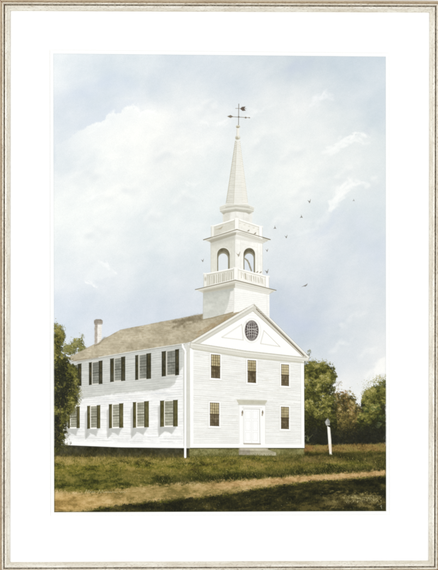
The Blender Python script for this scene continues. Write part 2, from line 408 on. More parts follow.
# right side: shade of the trees over the grass
region(([270,300,330,386],[455,453,452,451.5]), ([270,300,330,386],[464,463,458,466]), [(34,34,18),(48,47,24),(76,70,36)], .75, None, 4, 3, fade=([262,290,320,386],[0,.8,1,1]))
region(([304,330,386],[445,445,443]), ([304,330,386],[451.5,451.5,451]), [(92,74,40),(134,104,60),(154,128,76),(122,114,60)], .8, None, 2.4, 2.4)
region(([300,312,340,350],[457,456,457,459]), ([300,312,340,350],[461,463,463,461]), [(98,84,44),(134,112,66),(150,124,78)], .7, None, 2, 2, fade=([298,310,338,352],[0,1,.8,0]))
poly([(304.5,445),(308,446),(314,448),(312,450),(305,451)], (140,92,56), .5, 2, rough=1.5)
region(([150,180,230,290,386],[482,481,478,473,467]), ([150,180,230,290,386],[485.5,485,481,475.5,470.5]), [(30,32,16),(44,44,22),(66,62,30)], .7, None, 2.5, 3.5, fade=([140,175,386],[0,1,1]))
# path
P_top = ([53,84,100,118,140,160,200,240,280,310,350,386],[490.5,491.5,492,489,486,484.5,483,480,477.5,475,473,469.5])
P_bot = ([53,84,100,118,140,160,200,235,250,280,310,350,386],[514,512,508.5,506,503.5,501,497.5,493.5,490,486,481.5,479.5,475.5])
region(P_top, P_bot, [(126,112,62),(162,140,86),(186,160,108),(204,180,132)], .92, path, 3.2, 3.6)
region(([53,90,140],[494,495,490]), ([53,90,140],[513,509,500]), [(164,128,70),(198,160,94),(212,178,114)], .6, None, 4, 2, fade=([53,90,150],[1,.7,0]))
region(([100,140,200,240],[489,487,485,482]), ([100,140,200,240],[497,495,491,488]), [(110,98,48),(146,124,66)], .45, None, 4, 3, fade=([96,130,200,245],[0,.9,.7,0]))
region(([200,250,386],[483,480,470]), ([200,250,386],[490,486,475]), [(182,140,92),(206,168,118),(216,184,140)], .6, None, 2, 2, fade=([190,230,386],[0,1,1]))
# foreground in shadow
P_f = ([84,100,118,140,160,200,235,250,280,310,350,386],[513,509,506.5,504,501.5,498,494,490.5,486.5,482,480,476])
region(P_f, ([53,386],[520,520]), [(26,27,17),(38,38,22),(52,50,26),(86,78,40)], .97, shade, 2.2, 5.5, fade=([80,92],[0,1]), bias=-.05)
region(([320,336,376,386],[495,493,494,496]), ([320,336,376,386],[503,506,505,501]), [(48,44,24),(96,86,46),(160,146,94)], .75, None, 3, 6, fade=([314,334,380,386],[0,1,1,.4]))
region(([300,386],[503,500]), ([300,386],[508,506]), [(58,52,28),(84,74,38)], .5, None, 3, 2, fade=([290,320,386],[0,1,1]))
# grass strokes
def blades(n, xr, yf, cols, L=(.8, 2.2), w=(.25, .6), al=(.25, .75), seed=0, pid=None):
    r = random.Random(seed)
    for k in range(n):
        x = r.uniform(*xr); y0, y1 = yf(x); y = lerp(y0, y1, r.random())
        c = jit(r.choice(cols), 8); l = r.uniform(*L); dx = r.gauss(0, .5)*l
        seg(x, y, x+dx, y-l, r.uniform(*w), c, r.uniform(*al), .25, pid, .15)
blades(3600, (54,386), lambda x: (456, np.interp(x, *P_top)), [(122,116,52),(98,98,42),(150,138,76),(70,72,30),(52,54,24),(138,120,64)], seed=1)
blades(700, (54,200), lambda x: (456, 466), [(170,150,92),(150,132,74),(186,168,112)], seed=2, L=(.6,1.8))
blades(900, (230,386), lambda x: (453, np.interp(x, *P_top)-2), [(60,64,28),(44,46,22),(92,90,42),(124,116,60)], seed=3)
blades(420, (54,386), lambda x: (np.interp(x, *P_bot)-1.5, np.interp(x, *P_bot)+2.5), [(38,38,20),(56,54,28),(92,84,42)], seed=4, L=(.5,1.5), al=(.3,.7))
blades(420, (304,386), lambda x: (445, 453), [(58,52,28),(120,98,54),(150,124,74),(86,80,38)], seed=51, L=(.6,2.2))
blades(700, (54,386), lambda x: (np.interp(x, *P_top)-1, np.interp(x, *P_top)+2), [(98,88,42),(122,108,54),(160,134,78)], seed=5)
blades(1500, (100,386), lambda x: (np.interp(x, *P_f)+2, 511.5), [(62,58,30),(80,74,38),(34,34,20),(48,46,26)], seed=6, al=(.25,.6))
blades(230, (344,382), lambda x: (495.5, 503.5), [(168,156,108),(142,130,80),(196,186,140),(110,102,58)], seed=7, L=(.4,1.3), al=(.35,.9))
blades(70, (352,378), lambda x: (497, 502), [(206,198,156),(186,174,124)], seed=8, L=(.2,.8), al=(.4,.9))
r_ = random.Random(5)
for k in range(900):
    x = r_.uniform(54, 386); y = r_.uniform(np.interp(x, *P_top)+1, np.interp(x, *P_bot)-1)
    if y < 511: seg(x, y, x+r_.uniform(.5,3), y+r_.gauss(0,.2), r_.uniform(.2,.6), r_.choice([(214,184,132),(178,142,90),(156,124,76),(196,150,100),(226,200,152)]), r_.uniform(.1,.45), .3)
for k in range(150):       # flecks of flowers
    x = r_.uniform(56, 384); y = r_.uniform(458, 482)
    if y < np.interp(x, *P_top)-1: ell(x, y, .3, .3, (206,190,140), r_.uniform(.3,.8), .25)
for k in range(60):
    x = r_.uniform(110, 384); y = r_.uniform(488, 510)
    if y > np.interp(x, *P_f)+2: ell(x, y, .28, .28, (150,150,126), r_.uniform(.3,.8), .25)

# ---------------------------------------------------------------- left-hand greenery behind the church
t_far = new_id('painted_tree', None, 'small light green treetop behind the left end of the roof')
b = [(77,344,7,6),(72,350,7,6),(67,349,5,6),(82,350,5,5),(82,341,1.5,4)]
mass(b, (104,102,56), t_far, rough=2.6, alpha=.7)
foliage(b, 1100, [(66,66,34),(112,110,54),(140,136,76),(170,164,104)], (.4,1.3), t_far, 20)

# ---------------------------------------------------------------- the church
church = new_id('painted_church')
def cp(name, label=None): return new_id(name, church, label)
base_l = cp('foundation', 'dark shaded stone foundation under the side wall')
poly([(54,444.5),(120,446.5),(189.5,448),(189.5,457.5),(120,457),(54,456.5)], (50,50,38), 1, .9, base_l, .14, rough=.8, grad=(66,62,36))
blades(520, (55,189), lambda x: (449, 458), [(60,58,36),(74,70,38),(44,44,32),(84,78,42)], seed=30, L=(1,3.2), al=(.25,.6))
blades(520, (54,189), lambda x: (455.5, 460), [(96,88,42),(120,106,54),(76,72,34),(140,122,68)], seed=37, L=(1,3.4), al=(.3,.8))
base_f = cp('foundation', 'mossy green foundation under the front wall')
poly([(189.5,447),(304,447.5),(304,454),(260,455.5),(189.5,456)], (128,124,78), 1, .8, base_f, .22, rough=.6)
poly([(189.5,447),(304,447.5),(304,449),(189.5,449)], (64,64,38), .75, .5, None, .1)
for k in range(90): ell(190+114*random.random(), random.uniform(449,456), random.uniform(.8,3), random.uniform(.4,1.2), random.choice([(92,90,48),(150,144,98),(108,102,58),(74,72,38),(160,150,108)]), random.uniform(.15,.5), .6)
blades(700, (190,304), lambda x: (448.6, 458), [(134,130,78),(96,98,50),(150,142,88),(74,76,36)], seed=31, L=(.6,2))
blades(420, (190,304), lambda x: (454, 460), [(60,60,28),(84,84,38),(104,100,46)], seed=32, L=(.6,2.2))

side = cp('wall', 'long side wall of white clapboards half in shade')
poly([(77,360),(120,352),(190,340),(190,448.3),(120,447.5),(60,445),(62,420),(70,400),(77,380)], (242,242,239), 1, .35, side, .05, .09)
# shade under the eaves, ending in a slope beside the corner
poly([(66,362),(120,351),(186,340),(184,366),(179.5,372),(174.5,384.5),(170,387),(150,391),(120,393.3),(99,396),(80,399),(66,400)], (200,202,196), .97, .6, None, .05, .07, rough=.5, grad=(206,207,200))
poly([(183,342),(190,343),(190,448),(184.5,448),(183,420)], (213,213,206), .9, .5, None, .04, .04)
def board(fa, fb, n, x0, x1, colr, a, seed, w=.38, gap=.12, pid=None):
    r = random.Random(seed)
    for k in range(1, n):
        t = k/n; x = x0 + r.uniform(0, 1)
        while x < x1:
            L = r.uniform(5, 26); xe = min(x+L, x1)
            y0 = lerp(fa(x), fb(x), t) + r.gauss(0, .1); y1 = lerp(fa(xe), fb(xe), t) + r.gauss(0, .1)
            if r.random() > gap: seg(x, y0, xe, y1, w*r.uniform(.6, 1.25), jit(colr, 5), a*r.uniform(.35, 1), .28, pid)
            x = xe + r.uniform(0, 1.5)
eave = lambda x: np.interp(x, [60,77,120,183],[364,361,354,344])
sbot = lambda x: np.interp(x, [60,120,183],[441,443.5,444])
shb = lambda x: np.interp(x, [66,80,99,120,150,170,174.5,179.5,184],[400,399,396,393.3,391,387,384.5,372,366])
# board lines: darker in the shade, faint in the sun
r_ = random.Random(77)
n = 40
for k in range(1, n):
    t = k/n; x = 60.0
    while x < 182:
        L = r_.uniform(4, 17); xe = min(x+L, 182.5)
        y0 = lerp(eave(x), sbot(x), t)+r_.gauss(0,.1); y1 = lerp(eave(xe), sbot(xe), t)+r_.gauss(0,.1)
        sh = (y0+y1)/2 < shb((x+xe)/2)
        if r_.random() > (.12 if sh else .25):
            seg(x, y0, xe, y1, .42, jit((174,176,169) if sh else (204,205,201), 6), r_.uniform(.35,.9), .28)
        x = xe + r_.uniform(0, 1.5)
for k in range(240):       # uneven paint on the sunny boards
    x = r_.uniform(62, 180); y = r_.uniform(shb(x)+2, sbot(x)-1)
    seg(x, y, x+r_.uniform(1.5,9), y-r_.uniform(0,.5), r_.uniform(.3,1.1), r_.choice([(218,218,213),(210,211,208),(252,252,250),(226,224,216)]), r_.uniform(.15,.5), .4)
for k in range(26):        # blue-grey dry brush where shade meets sun
    x = r_.uniform(80, 168); y = shb(x)+r_.uniform(1, 9)
    seg(x, y, x+r_.uniform(2,9), y-r_.uniform(0,1), r_.uniform(.3,.9), (204,208,214), r_.uniform(.2,.5), .4)
for k in range(34):
    x = r_.uniform(62, 178); y = sbot(x)-r_.uniform(1, 14)
    seg(x, y, x+r_.uniform(2,12), y, r_.uniform(.3,.7), (210,211,210), r_.uniform(.2,.55), .35)
poly([(60,441),(120,443.8),(183,444.2),(183,448),(120,447.3),(60,444.7)], (250,250,247), .9, .4)
line([(60,445.2),(120,447.6),(189,448.4)], .6, (52,50,42), .75, .35)

front = cp('wall', 'sunlit gable front wall of white clapboards')
poly([(188,344),(304,360),(304.3,447.8),(189.3,447.8)], (240,240,235), 1, .3, front, .035, .05)
ftop_ = lambda x: np.interp(x, [193,303],[349.5,362.5]); fbot_ = lambda x: np.interp(x, [190,304],[443.2,444])
board(ftop_, fbot_, 45, 193.5, 301, (203,202,193), .85, 40, .36)
board(lambda x: ftop_(x)+.8, lambda x: fbot_(x)+.8, 45, 193.5, 301, (227,226,220), .5, 41, .7, .5)
board(lambda x: ftop_(x)-.9, lambda x: fbot_(x)-.9, 45, 193.5, 301, (249,249,245), .6, 42, .6, .5)
r_ = random.Random(66)
for k in range(420):       # uneven paint on the front boards
    x = r_.uniform(194, 296); t = r_.random(); y = lerp(ftop_(x)+1, fbot_(x)-1, t); L = r_.uniform(1.5, 8); y2 = lerp(ftop_(x+L)+1, fbot_(x+L)-1, t)
    if x+L < 301: seg(x, y, x+L, y2, r_.uniform(.3,1.0), r_.choice([(220,218,209),(214,212,203),(250,250,247),(226,222,210)]), r_.uniform(.12,.45), .4)
corner = cp('corner_board')
poly([(186.8,345),(190,345),(190.3,447.8),(187,448)], (214,213,203), 1, .4, corner, .03)
poly([(190,345.5),(193.2,346),(193.4,447.8),(190.3,447.8)], (252,252,249), 1, .3, corner)
corner2 = cp('corner_board')
poly([(300.8,361),(304,361),(304.4,447.8),(301.4,447.8)], (250,250,247), 1, .3, corner2)
line([(300.6,362),(301.1,444)], .35, (214,213,205), .8)
line([(304.5,362),(304.8,448)], .5, (60,58,40), .6, .4)
baseb = cp('base_board')
poly([(190.3,443.4),(304.3,444.1),(304.4,447.9),(190.2,447.7)], (251,251,247), 1, .35, baseb)
line([(193.5,443.1),(301,443.9)], .4, (216,215,206), .8)
line([(190,448.2),(304.4,448.4)], .6, (70,66,44), .8, .35)

# roof, chimney
roof = cp('roof')
RP = [(66,358.5),(76,354),(100,341),(120,330),(160,322),(190,316.6),(203,313.8),(250,304.5),(246,309.5),(228,319.5),(210,330.5),(191,341.5),(182,343.8),(150,348.6),(120,353.6),(92,358.5),(76,361.5)]
poly(RP, (184,174,149), 1, .45, roof, .14, .10, rough=.35)
r_ = random.Random(9)
def inroof(x, y): 
    ins = False
    for i in range(len(RP)):
        ax, ay = RP[i]; bx, by = RP[i-1]
        if (ay > y) != (by > y) and x < (bx-ax)*(y-ay)/(by-ay)+ax: ins = not ins
    return ins
for k in range(2600):
    x = r_.uniform(66, 246); y = r_.uniform(306, 360)
    if inroof(x, y) and inroof(x+3, y-1.2) and inroof(x, y+.6):
        L = r_.uniform(.5, 3.4)
        seg(x, y, x+L, y-L*.165, r_.uniform(.25,.9), jit(r_.choice([(160,148,120),(198,188,162),(172,160,130),(208,200,176),(148,134,106),(178,166,136)]), 6), r_.uniform(.15,.5), .35)
for k in range(130):
    x = r_.uniform(196, 242); y = lerp(341, 309, (x-191)/54) - r_.uniform(.5, 5)
    if inroof(x, y): seg(x, y, x+2, y-1.2, r_.uniform(.5,1.4), (160,138,102), r_.uniform(.15,.4), .5)
poly([(170,323.5),(178,319.6),(192,316.4),(203.2,313.8),(203,319.2),(196,321),(188,322),(180,325.5),(172,328),(178,324)], (116,105,82), .6, 1.6, None, .12, .1, rough=1.4)
poly([(184,325),(196,321.5),(190,324.6),(180,329)], (122,110,86), .45, 1.1, None, .1, rough=1.2)
line([(67,358.4),(100,341.5),(120,330.3)], .4, (150,138,112), .6)
line([(120,330),(203,313.9)], .4, (158,146,120), .6)
line([(77,361),(92,358.4),(120,353.6),(150,348.7),(184,343.4)], .8, (222,221,212), .85, .35)
line([(77,362),(92,359.4),(120,354.6),(150,349.7),(184,344.6)], .7, (146,144,130), .75, .4)
line([(72,361.2),(98,357.3)], 1.0, (120,104,78), .5, .5)
chim = cp('chimney')
poly([(94.8,322),(101.8,322),(101.6,341),(98,343.5),(94.6,345)], (238,235,228), 1, .35, chim, .05)
poly([(94.8,322),(97.6,322),(97.2,343.6),(94.4,345)], (160,150,136), .85, .6, None, .16, rough=.4)
poly([(94,320.3),(96,319.2),(100.8,319.2),(102.6,320.5),(102.6,323.6),(94,323.6)], (146,138,126), 1, .4, chim, .14)
poly([(98.5,321),(102.4,321),(102.4,323.4),(98.5,323.4)], (176,166,150), .6, .5)
line([(94.6,324.2),(102,324.2)], .5, (96,84,70), .6)
for k in range(8): seg(98+r_.uniform(0,3), 326+k*2.1, 99.5+r_.uniform(0,2), 326+k*2.1, .4, (196,186,172), .5)
poly([(94,344.6),(98,343.2),(104,337),(106,337),(99,345),(94,347)], (120,108,84), .5, .7)

# downspout
spout = cp('downspout')
line([(182.6,344.6),(183,347),(184.6,349.5),(185.6,352),(185.4,356)], 1.7, (252,252,250), 1, .35, spout)
line([(185.4,355),(185.2,457)], 2.2, (252,252,250), 1, .35, spout)
line([(183.9,350),(184.2,400),(183.9,446)], .5, (178,178,166), .65, .35)
line([(186.8,352),(186.6,446)], .5, (190,189,178), .75, .35)

# ---- windows and shutters of the side wall
SH = (62,60,44); SHL = (90,85,52)
def quad(x0, x1, yl0, yl1, yr0, yr1): return [(x0, yl0), (x1, yr0), (x1, yr1), (x0, yl1)]
def side_window(xs0, xs1, xg0, xg1, xr0, xr1, yt, yb, slope, sunny, seed):
    """left shutter xs0..xs1, glass xg0..xg1, right shutter xr0..xr1; yt/yb at the left edge"""
    r = random.Random(seed)
    f = lambda x: yt + (x-xs0)*slope
    g = lambda x: yb + (x-xs0)*slope*.55
    if sunny:   # cast shadow down-left of the shutters and sill
        poly([(xs0-2.2, f(xs0)+6),(xs0+1, f(xs0)+2),(xs0+1, g(xs0)+5),(xs0-1.6, g(xs0)+11),(xs0-2.4, g(xs0)+7)], (190,190,184), .8, .6, None, .03, rough=.3)
        xm = (xg0+xg1)/2
        poly([(xs0-.5, g(xs0)-.5),(xr1+.2, g(xr1)-.2),(xr1-2.5, g(xr1)+3.5),(xm+2.5, g(xm)+8.6),(xm-.5, g(xm)+6.5),(xm-4.2, g(xm)+5.4),(xs0+3, g(xs0)+6.5),(xs0-1.5, g(xs0)+11)], (184,185,179), .82, .6, None, .05, rough=.4)
    w = cp('window', 'window between dark olive shutters' )
    trim = (246,243,232) if sunny else (206,204,192)
    poly([(xs1-.3, f(xs1)-.6),(xr0+.3, f(xr0)-.6),(xr0+.3, g(xr0)+.9),(xs1-.3, g(xs1)+.9)], trim, 1, .3, w)
    gl = (182,181,162) if sunny else (146,147,136)
    gp = [(xg0, f(xg0)+.5),(xg1, f(xg1)+.5),(xg1, g(xg1)-.6),(xg0, g(xg0)-.6)]
    poly(gp, gl, 1, .25, w, .22, .10)
    dk = (98,96,78) if sunny else (88,89,80)
    if r.random() < .7: poly([(xg0, f(xg0)+.6),(xg1, f(xg1)+.6),(xg1, f(xg1)+7),(xg0, f(xg0)+9)], dk, .25, 1.0)
    nr = 8
    for j in range(1, nr):
        y0 = lerp(f(xg0)+.5, g(xg0)-.6, j/nr); y1 = lerp(f(xg1)+.5, g(xg1)-.6, j/nr)
        seg(xg0, y0, xg1, y1, .5 if j != 4 else .95, dk, r.uniform(.5,.8) if j != 4 else .95, .28)
    for j in range(1, 4):
        x = lerp(xg0, xg1, j/4); seg(x, f(x)+.5, x, g(x)-.6, .38, dk, r.uniform(.45,.75), .28)
    line([gp[0], gp[1], gp[2], gp[3], gp[0]], .4, dk, .7, .28)
    poly([(xs1-1.2, g(xs1)+.1),(xr0+1, g(xr0)+.1),(xr0+1, g(xr0)+1.2),(xs1-1.2, g(xs1)+1.2)], (250,249,243) if sunny else (214,212,202), .9, .3)
    for a, b in ((xs0, xs1), (xr0, xr1)):
        if b-a < .6: continue
        s = cp('shutter')
        poly([(a, f(a)-.5),(b, f(b)-.5),(b, g(b)+.8),(a, g(a)+.8)], SHL if sunny else SH, 1, .3, s, .14)
        poly([(a, f(a)-.5),(a+.9, f(a)-.5),(a+.9, g(a)+.8),(a, g(a)+.8)], (48,46,34), .55, .35)
        seg(a, f(a)-.4, b, f(b)-.4, .5, (58,54,36), .6)
        for j in range(5):
            y = r.uniform(f(a), g(a)-4.5); seg((a+b)/2, y, (a+b)/2+.2, y+r.uniform(1,4), .8, jit((106,98,58) if sunny else (96,84,50), 8), .45, .4)
U = [(78.0,78.0,72,77.8,78.0,81.4,364.6,385.2,-.17),(89,91.7,92.9,98.7,98.8,102.4,363.2,384.2,-.16),(110.2,113.8,115.1,121.0,121.2,125.2,359.4,381.2,-.16),
     (135.3,138.2,140.0,146.3,146.5,151.0,356.0,379.2,-.155),(161.8,165.8,167.6,174.9,175.2,179.0,352.2,375.6,-.15)]
Lw = [(68.0,69.9,71.0,76.2,76.6,79.7,407.6,427.6,-.06),(87.2,90.0,91.2,96.7,96.9,100.2,406.6,428.0,-.07),(109.0,111.9,113.2,119.0,119.2,123.2,405.0,427.4,-.08),
      (133.0,136.0,137.5,144.1,144.3,148.8,402.9,427.0,-.08),(160.2,164.0,165.2,172.9,173.2,177.7,401.4,426.0,-.05)]
for i, a in enumerate(U): side_window(*a, False, 200+i)
for i, a in enumerate(Lw): side_window(*a, True, 300+i)

# ---- front windows
def front_window(x0, x1, yt, yb, seed, sl=.07):
    r = random.Random(seed); w = cp('window', 'unshuttered window with beige upper panes and dark lower panes')
    f = lambda x, y: y + (x-x0)*sl
    poly([(x0-1.6, f(x0,yt)-1.6),(x1+1.4, f(x1,yt)-1.6),(x1+1.4, f(x1,yb)+1.4),(x0-1.6, f(x0,yb)+1.4)], (252,252,249), 1, .3, w)
    line([(x0-1.9, yt-1.4),(x0-1.9, yb+1.6),(x1+1.6, f(x1,yb)+1.9)], .4, (208,206,194), .75)
    line([(x0-1.4, yt-2.1),(x1+1.6, f(x1,yt)-2.1)], .35, (206,204,194), .8)
    ym = (yt+yb)/2
    poly([(x0,yt),(x1,f(x1,yt)),(x1,f(x1,ym)),(x0,ym)], (190,178,140), 1, .3, w, .2)
    poly([(x0,ym),(x1,f(x1,ym)),(x1,f(x1,yb)),(x0,yb)], (110,99,76), 1, .3, w, .22)
    dk = (74,62,42)
    for k in range(6): ell(r.uniform(x0+1,x1-1), r.uniform(yt+1,ym-1), r.uniform(.6,1.5), r.uniform(.6,1.8), r.choice([(224,208,160),(150,132,90),(206,190,146)]), .5, .5)
    for k in range(9): ell(r.uniform(x0+1,x1-1), r.uniform(ym+1,yb-1), r.uniform(.4,1.2), r.uniform(.5,1.6), r.choice([(150,136,104),(84,72,54),(70,62,46),(132,120,98)]), .5, .4)
    for j in range(1, 4):
        x = lerp(x0, x1, j/4); seg(x, f(x,yt), x, f(x,yb), .42, dk, .75, .28)
    for j in range(1, 8):
        y = lerp(yt, yb, j/8); seg(x0, y, x1, f(x1,y), 1.0 if j == 4 else .4, dk, .9 if j == 4 else .6, .28)
    line([(x0,yt),(x1,f(x1,yt)),(x1,f(x1,yb)),(x0,yb),(x0,yt)], .5, dk, .85, .3)
    poly([(x0-2,yb+1),(x1+1.9,f(x1,yb)+1),(x1+1.9,f(x1,yb)+2.1),(x0-2,yb+2.1)], (253,253,250), .95, .3)
    line([(x0-2,yb+2.5),(x1+1.9,f(x1,yb)+2.5)], .45, (196,194,182), .7, .3)
for i, a in enumerate([(211.3,219.9,354.6,377.6),(247.9,255.8,360.2,382.2),(281.5,288.7,364.5,385.3)]): front_window(*a, 400+i)
for i, a in enumerate([(210.2,218.9,402.8,425.6),(281.3,288.7,407.0,428.6)]): front_window(*a, 410+i, .04)

# ---- door
surround = cp('door_surround')
poly([(238.5,403),(265.5,403.4),(265.3,447),(238.7,446.8)], (250,250,247), 1, .3, surround)
poly([(236.5,399.4),(267,400.2),(266.8,402),(265,404.4),(238.8,404.2),(237.4,402)], (196,193,174), 1, .4, surround, .06)
line([(236.2,399.4),(267.2,400.3)], .5, (222,221,210), 1)
line([(238.5,404.6),(265,405)], .8, (168,165,146), .75, .5)
line([(239,405),(239.2,443)], .4, (208,206,196), .7)
line([(243.2,406),(243.3,443)], .4, (222,220,212), .8)
line([(265.4,405),(265.5,443)], .4, (214,212,202), .7)
line([(242,407.3),(262,407.7)], .45, (208,206,196), .8)
door = cp('door', 'white double door with panels')
poly([(244.2,408.6),(259.6,408.8),(259.6,443),(244.2,442.9)], (250,250,248), 1, .3, door)
line([(244,408.8),(259.6,409.2),(259.9,443)], .7, (196,194,184), .85, .35)
line([(244.1,409),(244.1,443)], .35, (214,213,205), .8)
line([(251.6,410),(251.6,442.6)], .3, (222,221,214), .8)
for xa, xb in ((245.6,250.3),(253.0,257.6)):
    for ya, yb in ((411,419),(421,430.5),(432.5,440.5)): line([(xa,ya),(xb,ya),(xb,yb),(xa,yb),(xa,ya)], .28, (224,223,216), .75, .3)
line([(243.8,443.6),(260.4,443.9)], .9, (150,138,116), .9, .35)
line([(244,444.6),(260.4,444.8)], .5, (214,208,192), .8)
for x in (242.4, 262.6):
    l = cp('wall_lantern')
    ell(x, 412.6, .8, 1.7, (112,98,78), .9, .3, l); ell(x-.3, 415, .6, 1.0, (150,136,112), .8, .3, l)
    seg(x, 410.4, x+.3, 412, .4, (96,84,66), .8, .25, l); ell(x+.2, 413, .3, .5, (206,190,150), .8, .2)
step = cp('doorstep')
poly([(239,448.2),(265,448.4),(276,452.5),(276.5,455.8),(239,455)], (172,166,138), 1, .5, step, .12, .06, rough=.3)
poly([(239,448.2),(250,448.3),(250,455),(239,454.6)], (150,142,126), .8, .5, None, .12)
poly([(240,448),(268,448.2),(268,450),(240,450)], (196,188,166), .7, .5, None, .08)
line([(240,451.4),(274,452)], .5, (118,110,84), .6, .4)
line([(238,455.4),(276,456.4)], .9, (72,70,36), .6, .5)
blades(130, (238,278), lambda x: (454.6, 457.6), [(70,70,32),(96,94,44),(120,112,60)], seed=33, L=(.6,1.8))

# ---- pediment
ped = cp('pediment')
poly([(190.5,342),(246,308.6),(254.5,303.2),(309,357.6),(308.5,361.5),(191,347)], (214,212,200), 1, .35, ped, .04)
poly([(199,343.8),(252.8,311.3),(303.2,356.9),(245,350.6)], (251,251,248), 1, .35, ped)
# left rake bands
line([(190.6,341.6),(246,308.3),(254.4,303.2)], .6, (118,104,82), .55, .35)
line([(192,342.4),(252.9,305.6)], 1.5, (244,243,235), .9, .4)
line([(194,343),(252.8,307.6)], .5, (176,174,160), .7, .35)
line([(196,343.4),(252.8,309.1)], 1.0, (218,216,204), .9, .4)
line([(199,343.8),(252.8,311.2)], .45, (190,188,174), .8, .3)
# right rake bands and dentils
line([(254.6,303.2),(309,357.4)], 1.2, (246,245,238), 1, .35)
line([(254.3,305.2),(307,358)], .6, (148,142,124), .85, .3)
line([(255.2,302.7),(309.4,356.8)], .35, (170,166,152), .6, .3)
line([(253.8,308.2),(304,357.2)], 1.7, (214,210,196), .9, .4)
for k in range(38):
    t = k/37; x = lerp(256.2, 303, t); y = lerp(308.4, 354.2, t)
    seg(x, y, x+.8, y+1.8, .7, (112,100,80), .9, .25)
line([(253,310.9),(303.4,356.8)], .5, (176,170,152), .8, .3)
line([(254.2,303.0),(254.0,311)], .35, (190,186,172), .6)
# horizontal cornice and frieze
corn = cp('cornice')
poly([(190.6,342.3),(245,350.8),(308.8,357.8),(309.2,359.6),(303,361.2),(303,363),(245,357.6),(193,349.2),(189,346.5)], (222,220,208), 1, .35, corn, .03)
line([(190.8,342.6),(245,350.9),(306,357.8)], .5, (176,173,158), .85, .3)
line([(191,344),(245,352.4),(308.6,359)], .9, (236,235,226), .8, .35)
line([(193,345.5),(245,353.6),(304,360.2)], .4, (184,181,166), .6, .3)
for k in range(66):
    t = k/65; x = lerp(196, 301, t); y = np.interp(x, [193,245,303],[347.2,355,361.2]); seg(x, y, x, y+.7, .45, (196,193,178), .7, .25)
line([(193,348.9),(245,357.2),(303,362.7)], 1.1, (186,183,164), .8, .5)
line([(190.4,343),(190,347.5),(193,349)], .6, (176,173,160), .8, .35)
line([(309,358),(308.4,361.2),(303.6,362.8)], .6, (170,166,150), .8, .35)
# engraved triangles
for T in ([(221.6,337.2),(241.6,324.2),(243.0,339.8)], [(263.8,330.4),(279.8,346.4),(260.4,343.4)]):
    line(T+[T[0]], .5, (214,211,198), .9, .3)
    line([(x+.5, y+.6) for x, y in T+[T[0]]], .3, (198,194,180), .5, .3)
ell(251.7,330.6,9.3,12.4,(222,220,208),.8,.35); ell(251.8,330.6,8.8,11.9,(251,251,248),1,.35)
ell(251.7,330.6,7.3,10.6,(206,203,192),.9,.35)
rose = cp('round_window', 'oval gable window with a dark lattice')
ell(251.7,330.6,6.7,10.0,(92,84,82),1,.3,rose)
slr = box(244,320,260,342); mk = np.clip(.5-((np.hypot((XX[slr]-251.7)/6.3,(YY[slr]-330.6)/9.5)-1)*6.3)/.5,0,1)
keep = C[slr].copy()
cx, cy = 251.7, 330.6; lt = (214,212,204)
for q in (-.62,-.3,.02,.32,.62):
    pts = [(cx+6.4*math.sin(a), cy+9.5*(q + .20*math.cos(a*1.3)*(1 if q < 0 else -1))) for a in np.linspace(-1.45,1.45,11)]
    line(pts, .42, lt, .85, .26)
for q in (-.66,-.36,0,.36,.66):
    pts = [(cx+6.6*q*math.cos(a*.9), cy+9.6*math.sin(a)) for a in np.linspace(-1.5,1.5,11)]
    line(pts, .42, lt, .85, .26)
for sg in (-1, 1): line([(cx+sg*4.2*math.cos(a), cy+sg*3+5*math.sin(a)) for a in np.linspace(-1.5,1.5,8)], .35, lt, .6, .25)
C[slr] = keep*(1-mk[..., None]) + C[slr]*mk[..., None]
ell(246.4,328,.7,5,(60,52,52),.4,.5)

# ---------------------------------------------------------------- the steeple
tb = cp('tower_base')
poly([(203.2,291),(234,286),(233.6,311),(224,314.4),(212,317.6),(203,319.4)], (196,198,188), 1, .35, tb, .08, grad=(210,211,202))
poly([(203.4,292),(216,290),(234,287),(234,291),(203.4,296)], (178,180,172), .5, 1.2)
poly([(234,286),(269.4,291),(269.5,318.5),(254.5,303.5),(240,311.6),(233.5,313)], (248,248,243), 1, .35, tb, .04)
poly([(230.5,292),(234.2,290),(234.2,311.5),(224,314.4),(226.5,309),(229,301)], (238,237,231), .9, .6, None, .06, rough=.5)
for k in range(12):
    y = 292.5+k*1.9
    seg(234.4, y, 269, y+ (269-234)*.115, .35, (224,222,214), .6, .3)
    if k > 3: seg(232.5-k*.75, y+.6, 233.4, y+.4, .35, (196,194,184), .6, .3)
line([(234,288),(233.8,311)], .5, (214,212,202), .7, .35)
line([(267,292),(267.2,315)], .35, (222,220,212), .8)
line([(203.4,291),(203,319.4)], .5, (186,186,176), .7)
line([(203,319.6),(212,317.8),(224,314.6),(233,312.6)], .6, (136,122,92), .7, .4)

bel = cp('belfry')
poly([(210.6,240),(235,233.5),(235,282),(211,285)], (213,212,200), 1, .35, bel, .07, grad=(226,225,214))
poly([(235,233.5),(262.4,240.5),(262.6,285),(235,282)], (246,245,238), 1, .35, bel, .05)
poly([(211,242),(235,235.6),(235,239.6),(211,246)], (190,189,177), .65, 1.2)
poly([(235,235.6),(262.4,242),(262.4,244),(235,239)], (214,212,202), .6, .6)
line([(235,236),(235,281)], .45, (196,194,182), .7)
line([(240.6,240),(240.8,272)], .4, (222,220,211), .8); line([(236.6,238),(236.8,272)], .3, (230,228,220), .8)
line([(257.4,244),(257.6,276)], .4, (224,222,212), .8); line([(260.6,244.4),(260.8,278)], .3, (226,224,216), .8)
line([(215.8,245),(215.8,280)], .4, (208,206,194), .7); line([(231.4,241),(231.6,276)], .4, (206,204,192), .7)
line([(241,243.6),(257,247.4)], .4, (226,224,216), .8)
line([(210.8,241),(211,285)], .45, (200,198,186), .8); line([(262.5,241),(262.6,285)], .4, (214,212,202), .9)
